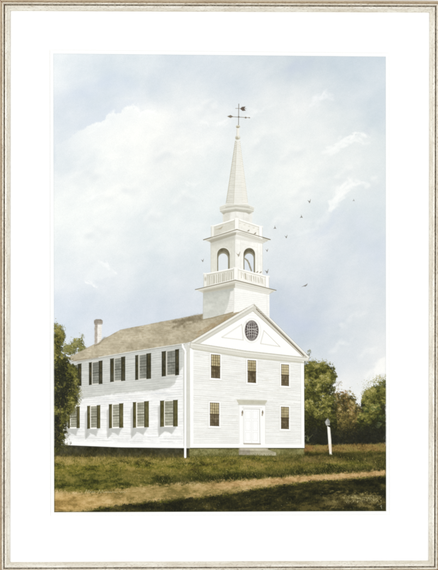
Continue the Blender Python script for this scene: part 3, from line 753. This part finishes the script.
def arch(x0, x1, yt, yb, color, pid=None, a=1.0, soft=.3, **k):
    c = (x0+x1)/2; r = (x1-x0)/2; h = r*1.08
    P = [(c+r*math.cos(q), yt+h-h*math.sin(q)) for q in np.linspace(math.pi, 0, 13)]
    poly(P+[(x1, yb), (x0, yb)], color, a, soft, pid, **k)
for (x0, x1, in0, in1, top_, sk) in ((217.2,229.6,218.2,228.0,248.0,(224,229,231)),(243.6,255.0,244.4,253.6,248.0,(219,225,230))):
    ap = cp('belfry_arch')
    arch(x0-.9, x1+.9, top_-1.1, 273, (240,238,230) if x0 > 230 else (228,227,216), ap, .9)
    arch(x0, x1, top_, 273, (104,98,78), ap, 1, amp=.12)
    arch(in0-.6, in1+1, top_+3.6, 273, (150,145,124), None, .85, .5)
    arch(in0, in1, top_+5.4, 274, sk, None, 1, .4)
    arch(x0, x1-3, top_, 262, (110,104,86), None, .0)
line([(245.0,258.6),(247.4,260.6),(249.0,263.6),(250.2,267.4),(251.4,270.6)], 1.5, (150,144,124), .9, .35)
line([(244.4,259.4),(246.6,261.4),(248.2,264.6)], .5, (232,230,220), .6)
poly([(229,256),(230.2,254),(230.2,272),(229,272)], (168,164,146), .6, .4)

def balustrade(L, Cn, R, hb, nL, nR, solid):
    bp_ = cp('balustrade')
    hl, hc, hr = hb
    poly([L, Cn, (Cn[0], Cn[1]+hc), (L[0], L[1]+hl)], (216,214,201), 1, .35, bp_, .08)
    poly([Cn, R, (R[0], R[1]+hr), (Cn[0], Cn[1]+hc)], (242,240,231), 1, .35, bp_, .06)
    r = random.Random(int(L[1]))
    if not solid:
        for k in range(nL):
            t = (k+1)/(nL+1); x = lerp(L[0]+4, Cn[0]-3, t); y = lerp(L[1], Cn[1], (x-L[0])/(Cn[0]-L[0]))
            x += r.gauss(0,.25); seg(x, y+2.6+r.random(), x+r.gauss(0,.3), y+hl-3.4, r.uniform(.4,.9), (170,166,146), r.uniform(.5,.9), .32); seg(x+.9, y+2.6, x+.9, y+hl-2.2, .5, (250,249,243), .7, .3)
        for k in range(nR):
            t = (k+1)/(nR+1); x = lerp(Cn[0]+3.5, R[0]-5, t); y = lerp(Cn[1], R[1], (x-Cn[0])/(R[0]-Cn[0]))
            x += r.gauss(0,.3); seg(x-.3, y+2.6+r.random(), x+.4+r.gauss(0,.4), y+hr-3.4, r.uniform(.4,.9), (160,153,128), r.uniform(.5,.95), .32); seg(x+.9, y+2.6, x+.9, y+hr-2.2, .5, (253,252,247), .7, .3)
    else:
        for k in range(5):
            x = lerp(Cn[0]+3, R[0]-4, k/4); y = lerp(Cn[1], R[1], (x-Cn[0])/(R[0]-Cn[0]))
            ell(x, y+3.6, .9, .6, (214,210,192), .7, .4)
        for k in range(3):
            x = lerp(L[0]+5, Cn[0]-5, k/2); y = lerp(L[1], Cn[1], (x-L[0])/(Cn[0]-L[0])); ell(x, y+4, 1.3, .7, (206,202,184), .6, .4)
    line([L, Cn, R], 1.1, (252,251,246), 1, .35, bp_)
    line([(L[0], L[1]+1.3), (Cn[0], Cn[1]+1.3), (R[0], R[1]+1.3)], .5, (190,188,174), .75, .3)
    line([(L[0], L[1]+hl-1.6), (Cn[0], Cn[1]+hc-1.6), (R[0], R[1]+hr-1.6)], .8, (244,243,236), .9, .35)
    for x, y, h, w, wh in ((L[0]+1.5, L[1]-.6, hl, 3.0, (236,235,226)), (Cn[0], Cn[1], hc, 4.2, (248,247,241)), (R[0]-1.8, R[1]-.6, hr, 3.4, (252,252,248))):
        poly([(x-w/2, y-.4), (x+w/2, y-.2), (x+w/2, y+h-.6), (x-w/2, y+h-.8)], wh, 1, .3, bp_)
        seg(x-w/2, y, x-w/2, y+h-1, .4, (186,184,170), .75, .3); seg(x+w/2, y, x+w/2, y+h-1, .4, (196,194,180), .6, .3)
        seg(x-w/2-.4, y-.5, x+w/2+.4, y-.3, .7, (250,249,243), 1, .3)
    return bp_
balustrade((203.8,274.4), (236,268), (269,277), (14.4,12.4,12), 13, 13, False)
ell(205.4,279,.9,2.0,(166,160,140),.6,.5)
low = cp('cornice')
poly([(195.4,289.6),(235.4,280),(276,290.3),(268.6,294.6),(235,287.6),(203.2,293)], (206,203,188), 1, .35, low, .04)
poly([(203,290.4),(235.2,283.4),(235,287.8),(203.2,293.2)], (184,180,163), .85, .5)
poly([(235.2,282.6),(272,291.2),(268.6,294.4),(235,287.8)], (232,231,223), .8, .5)
line([(195.2,289.6),(235.4,280.1),(276.2,290.3)], .7, (122,114,96), .9, .3)
line([(196,290.6),(235.4,281.3),(275,291.2)], .6, (240,239,230), .8, .35)
for k in range(26):
    t = k/25
    seg(lerp(205,234,t), lerp(290.8,284.8,t), lerp(205,234,t), lerp(291.8,285.8,t), .5, (160,156,140), .7, .25)
    seg(lerp(237,268,t), lerp(285,291.6,t), lerp(237,268,t), lerp(285.7,292.4,t), .45, (196,192,178), .7, .25)

upc = cp('cornice')
poly([(203.6,239.8),(237,229.4),(270.2,239.6),(262.8,243.4),(236,234.4),(211,242.6)], (198,195,180), 1, .35, upc, .04)
poly([(236.6,231.6),(266.6,240.8),(262.8,243.2),(236,235)], (228,226,216), .8, .4)
poly([(209,240.4),(236,232.4),(236,235),(211,243)], (164,160,143), .75, .5)
line([(203.4,239.8),(237,229.5),(270.4,239.6)], .7, (118,110,90), .9, .3)
line([(205,240.4),(237,230.6),(269,240.4)], .5, (240,239,230), .8, .35)
for k in range(20):
    t = k/19; seg(lerp(238,264,t), lerp(233.4,241,t), lerp(238,264,t), lerp(234.2,241.8,t), .45, (166,160,142), .7, .25)
drum = cp('drum')
poly([(222.6,211),(252.4,211),(251.6,232),(223.2,232)], (240,239,232), 1, .35, drum, .06)
poly([(222.8,211),(230.5,211),(229.5,222),(223.2,225)], (216,214,202), .85, .9, None, .05)
poly([(247.5,211),(252.4,211),(252,224),(248,222)], (236,235,228), .7, .7)
for x in (229.4, 235.8, 243.6, 249): seg(x, 212, x, 221, .35, (218,216,206), .7, .3)
ell(236.6,219.3,3.2,3.0,(222,220,210),.6,.5); ell(236.6,219.8,2.2,2.2,(240,239,232),.7,.5)
ell(247,219.6,1.8,2.2,(224,222,212),.5,.5)
balustrade((211.2,226.8), (236.8,218.6), (262.4,227.2), (12,11.2,12), 0, 0, True)
# re-lay the top cornice edge in front of the parapet foot
line([(203.6,239.8),(237,229.5),(270.2,239.6)], .7, (126,118,98), .85, .3)
oct_ = cp('cornice')
poly([(219.5,207.4),(221,206),(227.6,203.4),(236.8,202.6),(247,203.8),(254.2,207.6),(253.8,211.2),(252.4,212.4),(247,210.9),(235.7,209.6),(225,211.4),(221,212.4),(219.8,210.4)], (222,221,209), 1, .35, oct_, .03)
poly([(221,212.4),(225,211.4),(235.7,209.6),(247,210.9),(252.4,212.4),(249,214.2),(246,212.6),(235.7,211.4),(226,213),(223.6,214.6)], (170,167,150), .8, .5)
line([(220.2,211.6),(225,210.8),(235.7,209.2),(247,210.4),(253.4,211.6)], .5, (158,154,138), .8, .35)
line([(221,206),(226.6,204),(236.8,202.9),(247,204.2),(253.6,207.2)], .6, (244,243,236), .9, .35)
line([(220.4,209.4),(226.6,207.6),(236,206.4),(247,207.6),(253.4,209.6)], .35, (186,183,168), .7, .3)
for k in range(20):
    t = k/19; x = lerp(226, 249, t); seg(x, np.interp(x,[226,236,249],[206.6,205.2,206.6]), x, np.interp(x,[226,236,249],[207.8,206.4,207.8]), .5, (156,152,136), .7, .25)
spire = cp('spire')
poly([(235.6,140),(239.6,140),(242.6,161),(248,203.8),(237,204.6),(226.2,203.8),(232.4,161)], (238,238,231), 1, .35, spire, .03)
poly([(235.6,140),(237.0,140),(236.0,165),(233.6,204.3),(226.2,203.8),(232.4,161)], (224,223,212), .9, .5, None, .05)
poly([(238.9,140),(239.6,140),(242.6,161),(248,203.8),(242.6,204.4),(240.2,165)], (243,241,232), .8, .5)
r_ = random.Random(15)
for k in range(36):
    y = 141.5 + 62*(k/36)**.97
    t = (y-140)/64; xl = lerp(235.5,226.4,t); xr = lerp(239.7,247.9,t); xa = lerp(236.9,233.6,t); xb = lerp(238.9,242.6,t)
    seg(xl, y+.3, xa, y+.8, .45, (176,173,158), r_.uniform(.3,.75), .28)
    seg(xa, y+.8, xb, y+.8, .38, (200,195,176), r_.uniform(.35,.7), .28)
    seg(xb, y+.8, xr, y+.2, .38, (196,192,174), r_.uniform(.4,.8), .28)
    ell(xr+.1, y, .35, .35, (196,190,168), .6, .25); ell(xl, y, .3, .35, (170,164,140), .7, .25)
line([(236.6,142),(233.6,203.6)], .35, (192,186,166), .6)
line([(235.4,141),(226.0,203.6)], .45, (176,170,148), .65, .3)
fin = cp('finial')
ell(237.7,137.6,2.5,2.2,(206,202,184),1,.35,fin); ell(237.0,138.4,1.5,1.2,(160,154,132),.6,.5); ell(238.8,136.8,.9,.8,(246,244,234),.7,.4)
poly([(236.9,128),(239.1,128),(239.2,136),(236.8,136)], (238,236,226), 1, .35, fin); seg(236.9,129,236.8,135,.4,(184,178,158),.7)
ell(238,126.6,2.0,1.4,(196,190,168),1,.35,fin); ell(237.6,127.4,1.3,.6,(140,132,108),.7,.35); ell(238.3,125.4,1.0,.6,(232,229,216),.8,.3)
vane = cp('weathervane', 'dark arrow weathervane with crossed rods')
dk = (116,108,96)
seg(238.8,104,238.5,125,.55,dk,.95,.28,vane)
seg(228.4,116.5,249.4,117.7,.5,(122,112,96),.9,.28,vane)
poly([(227.2,116.4),(230.6,115.0),(233.2,116.6),(230.6,118.0)], (124,114,98), .95, .3, vane)
ell(245.7,117.6,.9,.9,(122,112,96),.85,.3,vane); ell(249.4,117.7,.7,.5,(122,112,96),.8,.3,vane)
seg(235.6,108.4,246,108.6,.45,(132,122,106),.85,.28,vane)
poly([(240.2,108.8),(242.0,106.9),(245.4,106.6),(244.2,108.6),(245.6,110.6),(242.6,110.9)], (100,88,78), 1, .35, vane)
ell(238.7,116.9,.8,.7,dk,.9,.3,vane)

# ---------------------------------------------------------------- birds
def bird(x, y, s, kind, label=None, c=(120,116,108)):
    b = new_id('painted_bird', None, label)
    if kind == 'v':      # wings raised
        poly([(x-1.5*s,y-1.1*s),(x-.5*s,y+.4*s),(x,y+1.6*s),(x+.7*s,y+.6*s),(x+1.0*s,y-1.7*s),(x+.2*s,y-.3*s),(x-.6*s,y-.4*s)], c, .9, .3, b)
        seg(x+.5*s,y+.2*s,x+1.1*s,y-1.8*s,.4*s,(170,166,156),.7,.3,b)
    elif kind == 'u':    # upright
        poly([(x-1.3*s,y+.9*s),(x-.2*s,y-.4*s),(x-.1*s,y-1.8*s),(x+.5*s,y-.3*s),(x+1.2*s,y+.9*s),(x,y+.6*s)], c, .9, .3, b)
    elif kind == 'glide':
        poly([(x-3.4*s,y+1.5*s),(x-.8*s,y+.1*s),(x+.6*s,y-.5*s),(x+2.6*s,y-1.9*s),(x+1.9*s,y-.1*s),(x+.4*s,y+1.1*s),(x-1.0*s,y+.9*s)], c, .92, .3, b)
    elif kind == 'sit':
        poly([(x-1.6*s,y+.9*s),(x-.2*s,y-.4*s),(x+1.0*s,y-1.1*s),(x+1.2*s,y-.4*s),(x+.5*s,y+.7*s),(x-.6*s,y+.8*s)], c, .9, .28, b)
bird(309.4,201.4,1.15,'v','bird with raised wings, highest of the flock')
bird(353.7,200.3,.85,'u','small pale bird flying far right of the steeple',(150,148,142))
bird(301.4,216.8,1.15,'u','bird just below the topmost one of the flock')
bird(274.9,227.8,1.1,'u','bird flying right of the upper parapet')
bird(286.2,236.8,1.0,'v','bird below and right of the upper parapet')
bird(267.0,250.4,.9,'v','bird beside the right side of the belfry')
bird(266.9,271.6,1.35,'v','bird landing at the right post of the lower balustrade')
bird(305.0,285.4,1.0,'glide','gliding bird with spread wings, lowest of the flock')
bird(202.6,260.6,.95,'v','only bird flying left of the belfry')
bird(238.4,254.6,1.5,'v','pale bird flying in front of the belfry corner',(164,156,138))
bird(257.2,271.9,.9,'sit','left one of two birds sitting on the lower balustrade',(140,132,116))
bird(260.6,272.2,.9,'sit','right one of two birds sitting on the lower balustrade',(140,132,116))
bird(248.4,230.6,.9,'sit','bird sitting at the middle of the upper parapet',(134,126,108))
bird(255.0,233.4,1.0,'sit','bird sitting at the foot of the upper parapet near its right end',(134,126,108))
bird(219.8,228.2,1.2,'glide','brownish bird in front of the left side of the upper parapet',(182,173,150))

# ---------------------------------------------------------------- lamp post
lamp = new_id('painted_lamp_post', None, 'white post with a dark lantern right of the church')
lp = new_id('post', lamp); ll = new_id('lantern', lamp)
poly([(327.2,426),(330.0,427.4),(331.2,440),(331.8,454),(329.6,454.6),(328.4,443)], (244,242,234), 1, .35, lp)
line([(330.2,428),(331.2,441),(331.6,453)], .5, (176,168,150), .6, .35)
poly([(328.6,444),(331.2,444),(331.8,452),(329.6,452)], (236,212,184), .5, .6)
ell(330.9,454.2,1.3,.6,(246,244,236),.95,.3,lp)
poly([(324.8,422.2),(326.4,419.4),(328,418.2),(330.0,421.2),(329.7,424.8),(327.2,425.6),(325.6,424.2)], (146,147,140), 1, .35, ll)
poly([(325.6,421.6),(327.2,419.8),(327.6,423.8),(326.2,424.2)], (196,196,188), .8, .35)
seg(326.4,425,329.6,424.8,.8,(204,202,190),.8,.3); seg(328,418.4,328,416.8,.35,(90,90,84),.8,.25,ll)
blades(60, (326,335), lambda x: (454.5, 456.5), [(52,54,26),(84,82,38)], seed=35, L=(.6,1.8))

# ---------------------------------------------------------------- big tree at the left edge, in front of the church
t_big = new_id('painted_tree', None, 'large dark tree at the left edge, overlapping the church')
poly([(53,335),(57,336),(58,360),(66,370),(68,400),(62,420),(60,446),(53,446)], (50,49,32), 1, 1.5, t_big, .12, rough=1.5)
b = [(56,345,7,20),(60,335,4.5,9),(62,368,11,16),(68,384,11,14),(62,400,13,18),(72,372,6,10),(72,396,7,9),(58,425,8,22),(64,420,5,14),(57,440,8,12)]
mass(b, (62,62,38), t_big, rough=2.6)
foliage(b, 9500, G, (.5,1.8), t_big, 41, None)
foliage([(60,372,9,10),(66,386,9,9),(60,398,8,10),(57,425,4,12),(57,440,5,8)], 3000, GD[:4], (.5,1.7), t_big, 42, (340,420))
foliage([(57,328,4,5),(61,335,4,8),(57,345,4,10)], 420, [(96,92,46),(130,122,64),(160,150,90)], (.4,1.3), t_big, 43)
foliage([(76,386,4,12),(76,400,5,7),(70,408,6,7),(64,425,4,12),(61,437,5,7)], 700, [(74,72,36),(106,102,50),(138,132,72),(166,158,100)], (.35,1.2), t_big, 44)
foliage([(79,392,3,8),(72,412,3,5)], 130, [(106,102,56),(140,132,78)], (.3,.8), t_big, 45, al=(.3,.7))
foliage([(66,352,6,10),(76,372,5,12),(80,392,4,10),(72,414,6,9),(66,434,5,8),(60,330,6,7)], 420, G[1:], (.3,.9), t_big, 46, al=(.25,.6), edge=.8)
# trunk hints and foot of the tree
line([(56,446),(57,430),(60,415),(63,400)], .9, (52,46,34), .5, .6)
blades(160, (54,72), lambda x: (443, 452), [(70,70,38),(104,98,50),(48,48,30)], seed=36, L=(1,3))
# loose stems showing against the wall
for k in range(14):
    y = 414+k*2.2; seg(66.6, y, 67.2+random.random()*1.5, y+1.4, .5, random.choice([(176,172,150),(110,104,70),(220,218,206)]), .5, .3)

# ---------------------------------------------------------------- signature and pencil mark
sig = new_id('signature', None, 'artist signature handwritten in pale paint')
SG = [[(85.0,494.0),(86.4,489.2),(87.6,493.4),(89.0,490.0),(89.2,492.8)],[(89.2,492.8),(90.6,491.4),(91.2,493.0),(92.6,491.2),(92.6,493.0),(94.0,491.4),(94.4,492.8),(95.4,492.4)],
      [(97.8,493.8),(99.4,489.4),(100.8,493.4),(102.4,489.6),(102.8,492.8)],[(103.6,491.6),(104.4,493.0),(105.4,491.6),(106.0,492.8),(107.2,491.6),(107.8,492.8),(109.0,491.6),(109.4,492.8),(110.8,491.8),(111.2,492.8),(112.6,491.8),(115,492.4),(118,492.1)],
      [(119.4,491.6),(120.6,492.6),(121.6,491.6),(122.6,492.4),(124.0,491.4),(124.8,493.2),(126.6,490.8)]]
for P in SG: line([(x, 491.7+(y-491.7)*.8) for x, y in P], .32, (214,203,162), .7, .28, sig)
mark = new_id('signature', None, 'tiny pale pencil mark in the lower right corner')
line([(380.4,506.4),(381.4,505.4),(381.7,508.6)], .55, (146,146,118), .9, .3, mark); seg(380.6,506.6,381.6,506.8,.5,(130,130,104),.8,.3,mark)
ell(377.8,504.8,.7,.7,(104,106,86),.6,.4)

# darkened lower and right edge of the sheet's painted area, and clean paper beyond it
ed = np.clip(1-np.abs(sd+.5)/.9, 0, 1) * (YY > 446)
C[:] = C*(1-.45*ed[..., None]) + c8((52,54,36))*.45*ed[..., None]
ed = np.clip(1-np.abs(sd+.4)/.8, 0, 1) * (YY <= 446)
C[:] = C*(1-.35*ed[..., None]) + c8((206,210,210))*.35*ed[..., None]
C[:] = C*covP[..., None] + c8((254,254,252))*(1-covP[..., None])
ID[covP <= .5] = 0
C = np.clip(C, 0, 1)

# ---------------------------------------------------------------- turn the painted sheet into meshes, one per painted element
lin = np.where(C <= .04045, C/12.92, ((C+.055)/1.055)**2.4) / KEXP
PU, PV = plane(XX, YY)
YP = 0.0                                    # plane of the sheet
VX = np.stack([PU, np.full_like(PU, YP), PV], -1).reshape(-1, 3)
LC = np.concatenate([lin, np.ones((H, W, 1))], -1).reshape(-1, 4)
cellid = ID[:-1, :-1]
ii, jj = np.meshgrid(np.arange(H-1), np.arange(W-1), indexing='ij')
v00 = ii*W + jj
quads = np.stack([v00, v00+W, v00+W+1, v00+1], -1)      # facing -Y
PM = paint_material()
objs = {}
for pid in sorted(NAMES):
    q = quads[cellid == pid]
    name, par, label = NAMES[pid]
    if len(q) == 0 and pid != church and pid != lamp: continue
    if pid in (church, lamp) and len(q) == 0:
        o = bpy.data.objects.new(name, None); col.objects.link(o); o.empty_display_size = .02
    else:
        uq, inv = np.unique(q.ravel(), return_inverse=True)
        me = bpy.data.meshes.new(name)
        me.vertices.add(len(uq)); me.vertices.foreach_set('co', VX[uq].astype(np.float32).ravel())
        me.loops.add(q.size); me.loops.foreach_set('vertex_index', inv.astype(np.int32).ravel())
        me.polygons.add(len(q)); me.polygons.foreach_set('loop_start', np.arange(0, q.size, 4, dtype=np.int32))
        me.polygons.foreach_set('loop_total', np.full(len(q), 4, np.int32))
        at = me.attributes.new('pigment', 'FLOAT_COLOR', 'POINT'); at.data.foreach_set('color', LC[uq].astype(np.float32).ravel())
        me.update(calc_edges=True)
        o = link(name, me, None, [PM])
    o.parent = objs[par] if par is not None else root
    if label: o['label'] = label
    objs[pid] = o

# ================================================================== mat board with a bevelled opening
def solid(name, rings, mats, closed_loop=False, parent=root, matidx=None):
    """rings: list of 4-corner loops joined to their neighbours"""
    v, f = [], []
    for r in rings: v += r
    n = len(rings[0])
    for k in range(len(rings)-1):
        for i in range(n):
            j = (i+1) % n
            f.append((k*n+i, k*n+j, (k+1)*n+j, (k+1)*n+i))
    me = bpy.data.meshes.new(name); me.from_pydata(v, [], f); me.update()
    return link(name, me, parent, mats)
def corners(tl, tr, br, bl, depth):
    return [(float(plane(*p)[0]), depth, float(plane(*p)[1])) for p in (tl, tr, br, bl)]
MT = 0.0016
OP = [(50.2,50.4),(388.6,53.6),(388.9,513.9),(51.0,514.9)]
OPo = [(49.2,49.4),(389.6,52.6),(389.9,514.9),(50.0,515.9)]
OUT = [(3,3.5),(436.5,5.5),(436,567),(2.5,569.5)]
mb = solid('mat_board', [corners(*OPo, -MT), corners(*OUT, -MT), corners(*OUT, .0012), corners(*OP, .0012), corners(*OP, -.0002)], [mat_board_material('white_mat', (.93,.93,.922))])
bv = solid('mat_bevel', [corners(*OP, -.0002), corners(*OPo, -MT)], [mat_board_material('white_core', (.90,.90,.89))], parent=mb)

# ================================================================== moulded frame, four mitred rails
IN = [(10.4,11.1),(429.4,12.7),(428.5,560.4),(10.0,562.0)]          # sight edge
def off(d):     # the sight edge pushed outwards by d layout units
    return [(IN[0][0]-d, IN[0][1]-d), (IN[1][0]+d, IN[1][1]-d), (IN[2][0]+d, IN[2][1]+d), (IN[3][0]-d, IN[3][1]+d)]
# (offset outwards, height towards the viewer in mm, material of the face that follows)
prof = [(0.0,1.8,0),(0.05,3.2,0),(0.6,4.0,0),(1.7,4.9,0),(2.9,6.3,1),(3.3,7.6,1),(3.8,8.4,1),(4.4,8.3,1),(4.9,7.4,2),(5.2,6.2,2),(5.7,5.9,2),(6.1,6.8,3),
        (6.5,8.6,3),(7.0,9.6,3),(7.5,9.9,4),(8.2,9.5,4),(8.7,9.0,4),(9.2,9.3,5),(10.1,9.4,5),(10.7,8.8,5),(11.0,7.6,5),(11.15,5.0,5),(11.15,-14.0,5),(2.0,-14.0,5),(2.0,1.2,5),(0.0,1.8,5)]
def rail_mats(ax):
    return [leaf_material('sight_edge_leaf_'+ax, (.82,.80,.71), .55, (.42,.36,.27), ax, .15, .5, .57),
            leaf_material('bright_bead_'+ax, (.92,.90,.83), .75, (.40,.33,.24), ax, .2, .4, .58),
            leaf_material('dark_groove_'+ax, (.46,.42,.34), .85, (.10,.08,.055), ax, .1, .6, .49),
            leaf_material('bright_cove_'+ax, (.88,.85,.76), .7, (.36,.29,.20), ax, .2, .38, .56),
            leaf_material('worn_band_'+ax, (.42,.33,.21), .85, (.22,.14,.085), ax, .15, .5, .54),
            leaf_material('outer_leaf_'+ax, (.56,.47,.34), .5, (.32,.23,.14), ax, .2, .48, .58)]
MX, MZ = rail_mats('x'), rail_mats('z')
for k in range(4):
    vs, fs, mi = [], [], []
    nseg = 24
    rr = random.Random(k)
    n = len(prof)-1
    for s in range(nseg+1):
        t = s/nseg
        for d, h, m in prof[:-1]:
            q = off(d); a, b_ = q[k], q[(k+1) % 4]
            x, y = lerp(a[0], b_[0], t), lerp(a[1], b_[1], t)
            u, v = plane(x, y)
            dd_ = 0 if s in (0, nseg) else rr.gauss(0, .00003)
            vs.append((float(u), -h/1000 + dd_, float(v)))
    for s in range(nseg):
        for i in range(n):
            j = (i+1) % n
            fs.append((s*n+i, (s+1)*n+i, (s+1)*n+j, s*n+j)); mi.append(prof[i][2])
    me = bpy.data.meshes.new('frame_rail'); me.from_pydata(vs, [], fs); me.update()
    o = link('frame_rail', me, root, MX if k % 2 == 0 else MZ)
    me.polygons.foreach_set('material_index', mi)
    me.polygons.foreach_set('use_smooth', [True]*len(fs))
    import bmesh
    bm = bmesh.new(); bm.from_mesh(me); bmesh.ops.recalc_face_normals(bm, faces=bm.faces)
    for e in bm.edges:
        if len(e.link_faces) == 2 and e.calc_face_angle(0) > math.radians(50): e.smooth = False
    bm.to_mesh(me); bm.free()
# reddish clay showing in the open mitre joints
def mitre(i, part):
    a, b_ = off(5.0)[i], off(11.1)[i]
    pts = []
    for t in np.linspace(0, 1, 7):
        pts.append((lerp(a[0], b_[0], t), lerp(a[1], b_[1], t), np.interp(lerp(5, 11.1, t), [p[0] for p in prof[:22]], [p[1] for p in prof[:22]])))
    vs, fs = [], []
    for j, (x, y, h) in enumerate(pts):
        w = .22*(1-.5*abs(j/6-.6))
        for sx, sy, dh in ((-w, w if i in (0, 2) else -w, .05), (0, 0, .28), (w, -w if i in (0, 2) else w, .05)):
            u, v = plane(x+sx, y+sy); vs.append((float(u), -(h+dh)/1000, float(v)))
    for j in range(6):
        for c in range(2): fs.append((j*3+c, j*3+c+1, (j+1)*3+c+1, (j+1)*3+c))
    me = bpy.data.meshes.new('mitre_joint'); me.from_pydata(vs, [], fs); me.update()
    m, nt, bs = new_mat('red_clay'); bs.inputs['Base Color'].default_value = (.20, .085, .045, 1); bs.inputs['Roughness'].default_value = .8
    return link('mitre_joint', me, part, [m])
rails = [o for o in root.children if o.name.startswith('frame_rail')]
for i in (0, 1, 2, 3): mitre(i, rails[i])

# ================================================================== wall behind
wm = mat_board_material('white_wall_paint', (.90,.90,.89))
me = bpy.data.meshes.new('wall')
me.from_pydata([(-3,.0165,0),(3,.0165,0),(3,.0165,3),(-3,.0165,3),(-3,.12,0),(3,.12,0),(3,.12,3),(-3,.12,3)], [],
               [(0,1,2,3),(5,4,7,6),(4,0,3,7),(1,5,6,2),(3,2,6,7),(4,5,1,0)]); me.update()
wall = link('wall', me, None, [wm]); wall['kind'] = 'structure'

# ================================================================== light: white studio surroundings and two soft boxes
w = bpy.data.worlds.new('World'); bpy.context.scene.world = w; w.use_nodes = True
w.node_tree.nodes['Background'].inputs['Color'].default_value = (1, 1, 1, 1)
w.node_tree.nodes['Background'].inputs['Strength'].default_value = 0.74
def area(name, loc, size, power, colr):
    l = bpy.data.lights.new(name, 'AREA'); l.shape = 'RECTANGLE'; l.size, l.size_y = size; l.energy = power; l.color = colr
    o = bpy.data.objects.new(name, l); col.objects.link(o); o.location = loc
    d = (0-loc[0], 0-loc[1], HC-loc[2])
    from mathutils import Vector
    o.rotation_euler = Vector(d).to_track_quat('-Z', 'Y').to_euler()
area('softbox', (-2.1, -2.4, HC+.55), (1.4, 1.6), 37, (1.0, 1.0, 1.0))
area('softbox', (2.2, -2.4, HC-.25), (1.6, 1.6), 27, (1.0, .99, .97))

# ================================================================== camera
cam = bpy.data.cameras.new('camera'); co = bpy.data.objects.new('camera', cam); col.objects.link(co)
cam.sensor_fit = 'VERTICAL'; cam.sensor_height = 24.0; cam.lens = DIST*24.0/(570*PX)
cam.clip_start = .05; cam.clip_end = 50
co.location = (-DIST*math.sin(TH), -DIST*math.cos(TH), HC)
co.rotation_euler = (math.pi/2, 0, -TH)
sc = bpy.context.scene; sc.camera = co
sc.view_settings.view_transform = 'Standard'; sc.view_settings.look = 'None'; sc.view_settings.exposure = 0; sc.view_settings.gamma = 1
